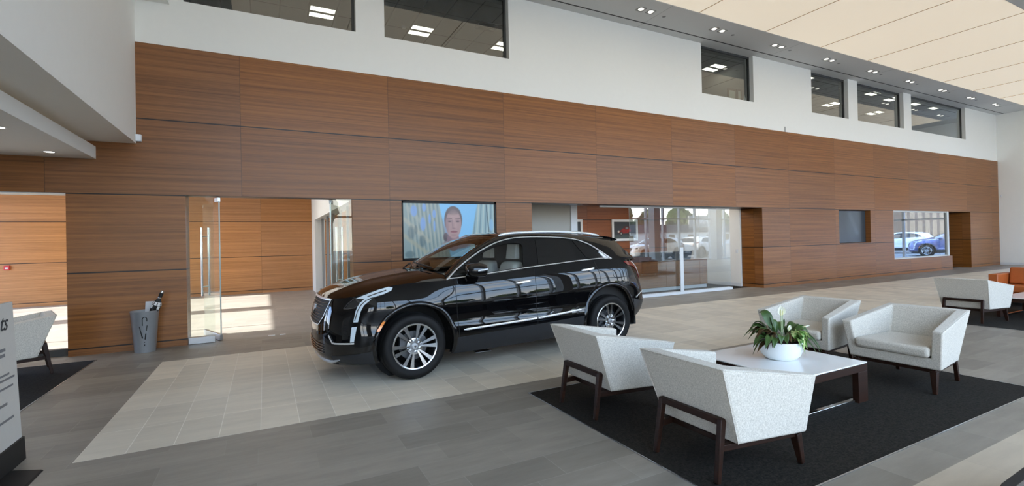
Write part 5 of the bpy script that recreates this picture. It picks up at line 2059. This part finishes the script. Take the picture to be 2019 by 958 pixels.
# unseen area lights added to brighten the back rooms
for x, y, z, sx, sy, e, nm in ((10.0, 10.9, 2.85, 5.0, .8, 80, 'office'), (-2.5, 13.5, 3.38, 7, 6, 130, 'hall'), (3.2, 13.5, 3.3, 1.5, 5, 14, 'side_room')):
    ld = bpy.data.lights.new(nm+'_fill_light', 'AREA')
    ld.shape = 'RECTANGLE'
    ld.size, ld.size_y = sx, sy
    ld.energy = e
    ld.color = (1, .93, .84)
    lo = bpy.data.objects.new(nm+'_fill_light', ld)
    COL.objects.link(lo)
    lo.location = (x, y, z)

# ================================================================== OUTSIDE, SEEN IN THE REFLECTIONS
SILVERP = simple('silver_car_paint', C(186, 190, 196), .25, .5, coat=1, var=.02)
BLUEP = simple('blue_grey_car_paint', C(58, 72, 128), .25, .3, coat=1, var=.02)
WHITEP = simple('white_car_paint', C(232, 234, 236), .25, 0, coat=1, var=.01)
for (x, y, rz, pm, lab) in ((24.6, -8.2, math.radians(8), SILVERP, 'silver car parked outside, mirrored in the office glass'),
                            (33.0, -8.6, math.radians(172), WHITEP, 'white car parked outside beyond the silver one'),
                            (8.5, -9.5, 0, SILVERP, 'silver car parked outside behind the showroom front'),
                            (40.5, 2.3, math.radians(67), BLUEP, 'blue grey car parked outside, mirrored in the right display window'),
                            (44.5, -2.6, math.radians(67), WHITEP, 'white car parked outside beside the blue grey one')):
    dup(main_car, (x, y, -.06), rz, lab, 'cars parked outside', swap={PAINT: pm})
def building(x0, x1, y0, y1, h, label, wallc, roofc, face='N'):
    t = thing('building', label, 'building', ((x0+x1)/2, (y0+y1)/2, -.06))
    a, b = (x1-x0)/2, (y1-y0)/2
    m = MB()
    m.box(-a, a, -b, b, 0, h*.62)
    m.build('wall', wallc, t)
    m = MB()
    m.box(-a-.4, a+.4, -b-.4, b+.4, h*.62, h)
    m.build('roof', roofc, t)
    k = -a+3
    while k < a-3:
        if face == 'N':
            MB().box(k-.9, k+.9, b-.05, b+.05, 1.0, 2.3).build('window', PRIV, t)
        k += 6
    return t
WB = simple('pale_render', C(206, 206, 204), .8, var=.05)
DR = simple('slate_roof', C(74, 76, 84), .8, var=.1)
bd = building(30, 190, -72, -60, 4.6, 'long pale building with dark roof across the street', WB, DR)
m = MB()
m.box(90.7-110-4.6, 90.7-110+4.6, 6.1, 6.42, 3.9, 6.6)
m.build('sign_fascia', simple('sign_fascia_grey', C(128, 132, 136), .6), bd)
lettering('lettering', 'INFINITI', 1.75, ALU_W, bd, (90.7-110, 6.5, 4.75), (PI/2, 0, PI), extrude=.06)
b2 = building(52, 60, -16, 34, 9, 'low grey building far to the right of the car park', simple('brown_render', C(60, 53, 47), .8), DR, face='E')
GREEN = simple('tree_foliage', C(58, 74, 44), .8, var=.4, scale=2.5)
BARK = simple('tree_bark', C(80, 66, 54), .9, var=.2)
def tree(x, y, h, r, seed, label):
    t = thing('tree', label, 'tree', (x, y, -.06), group='trees behind the pale building')
    m = MB()
    m.tube([(0, 0, 0), (.1, 0, h*.35), (0, .1, h*.6)], [.35, .28, .15], 8)
    m.build('trunk', BARK, t, smooth=True)
    q = random.Random(seed)
    m = MB()
    for k in range(9):
        cx, cy, cz, rr_ = q.uniform(-.5, .5)*r, q.uniform(-.5, .5)*r, h*.45+q.uniform(0, .5)*h, r*q.uniform(.35, .6)
        ph = q.uniform(0, 6)
        def blob(u, v):
            th, fi = 2*PI*u, PI*v
            w = rr_*(1+.18*math.sin(7*th+ph)*math.sin(5*fi+ph)+.10*math.sin(17*th)*math.sin(13*fi))
            return (cx+w*math.sin(fi)*math.cos(th), cy+w*math.sin(fi)*math.sin(th), cz+w*math.cos(fi)*1.1)
        m.grid(blob, 22, 12)
    m.build('crown', GREEN, t, smooth=True)
for i, (x, y, h, r) in enumerate(((52, -82, 9, 4.4), (62, -82, 8.5, 4.4), (73, -83, 9.5, 5), (84, -82, 9, 4.6), (40, -82, 10, 5), (95, -83, 8, 4.2), (108, -82, 9, 5), (22, -70, 10, 5), (8, -66, 11, 5), (124, -82, 9, 5))):
    tree(x, y, h, r, i+3, 'leafy tree rising behind the pale building across the street')
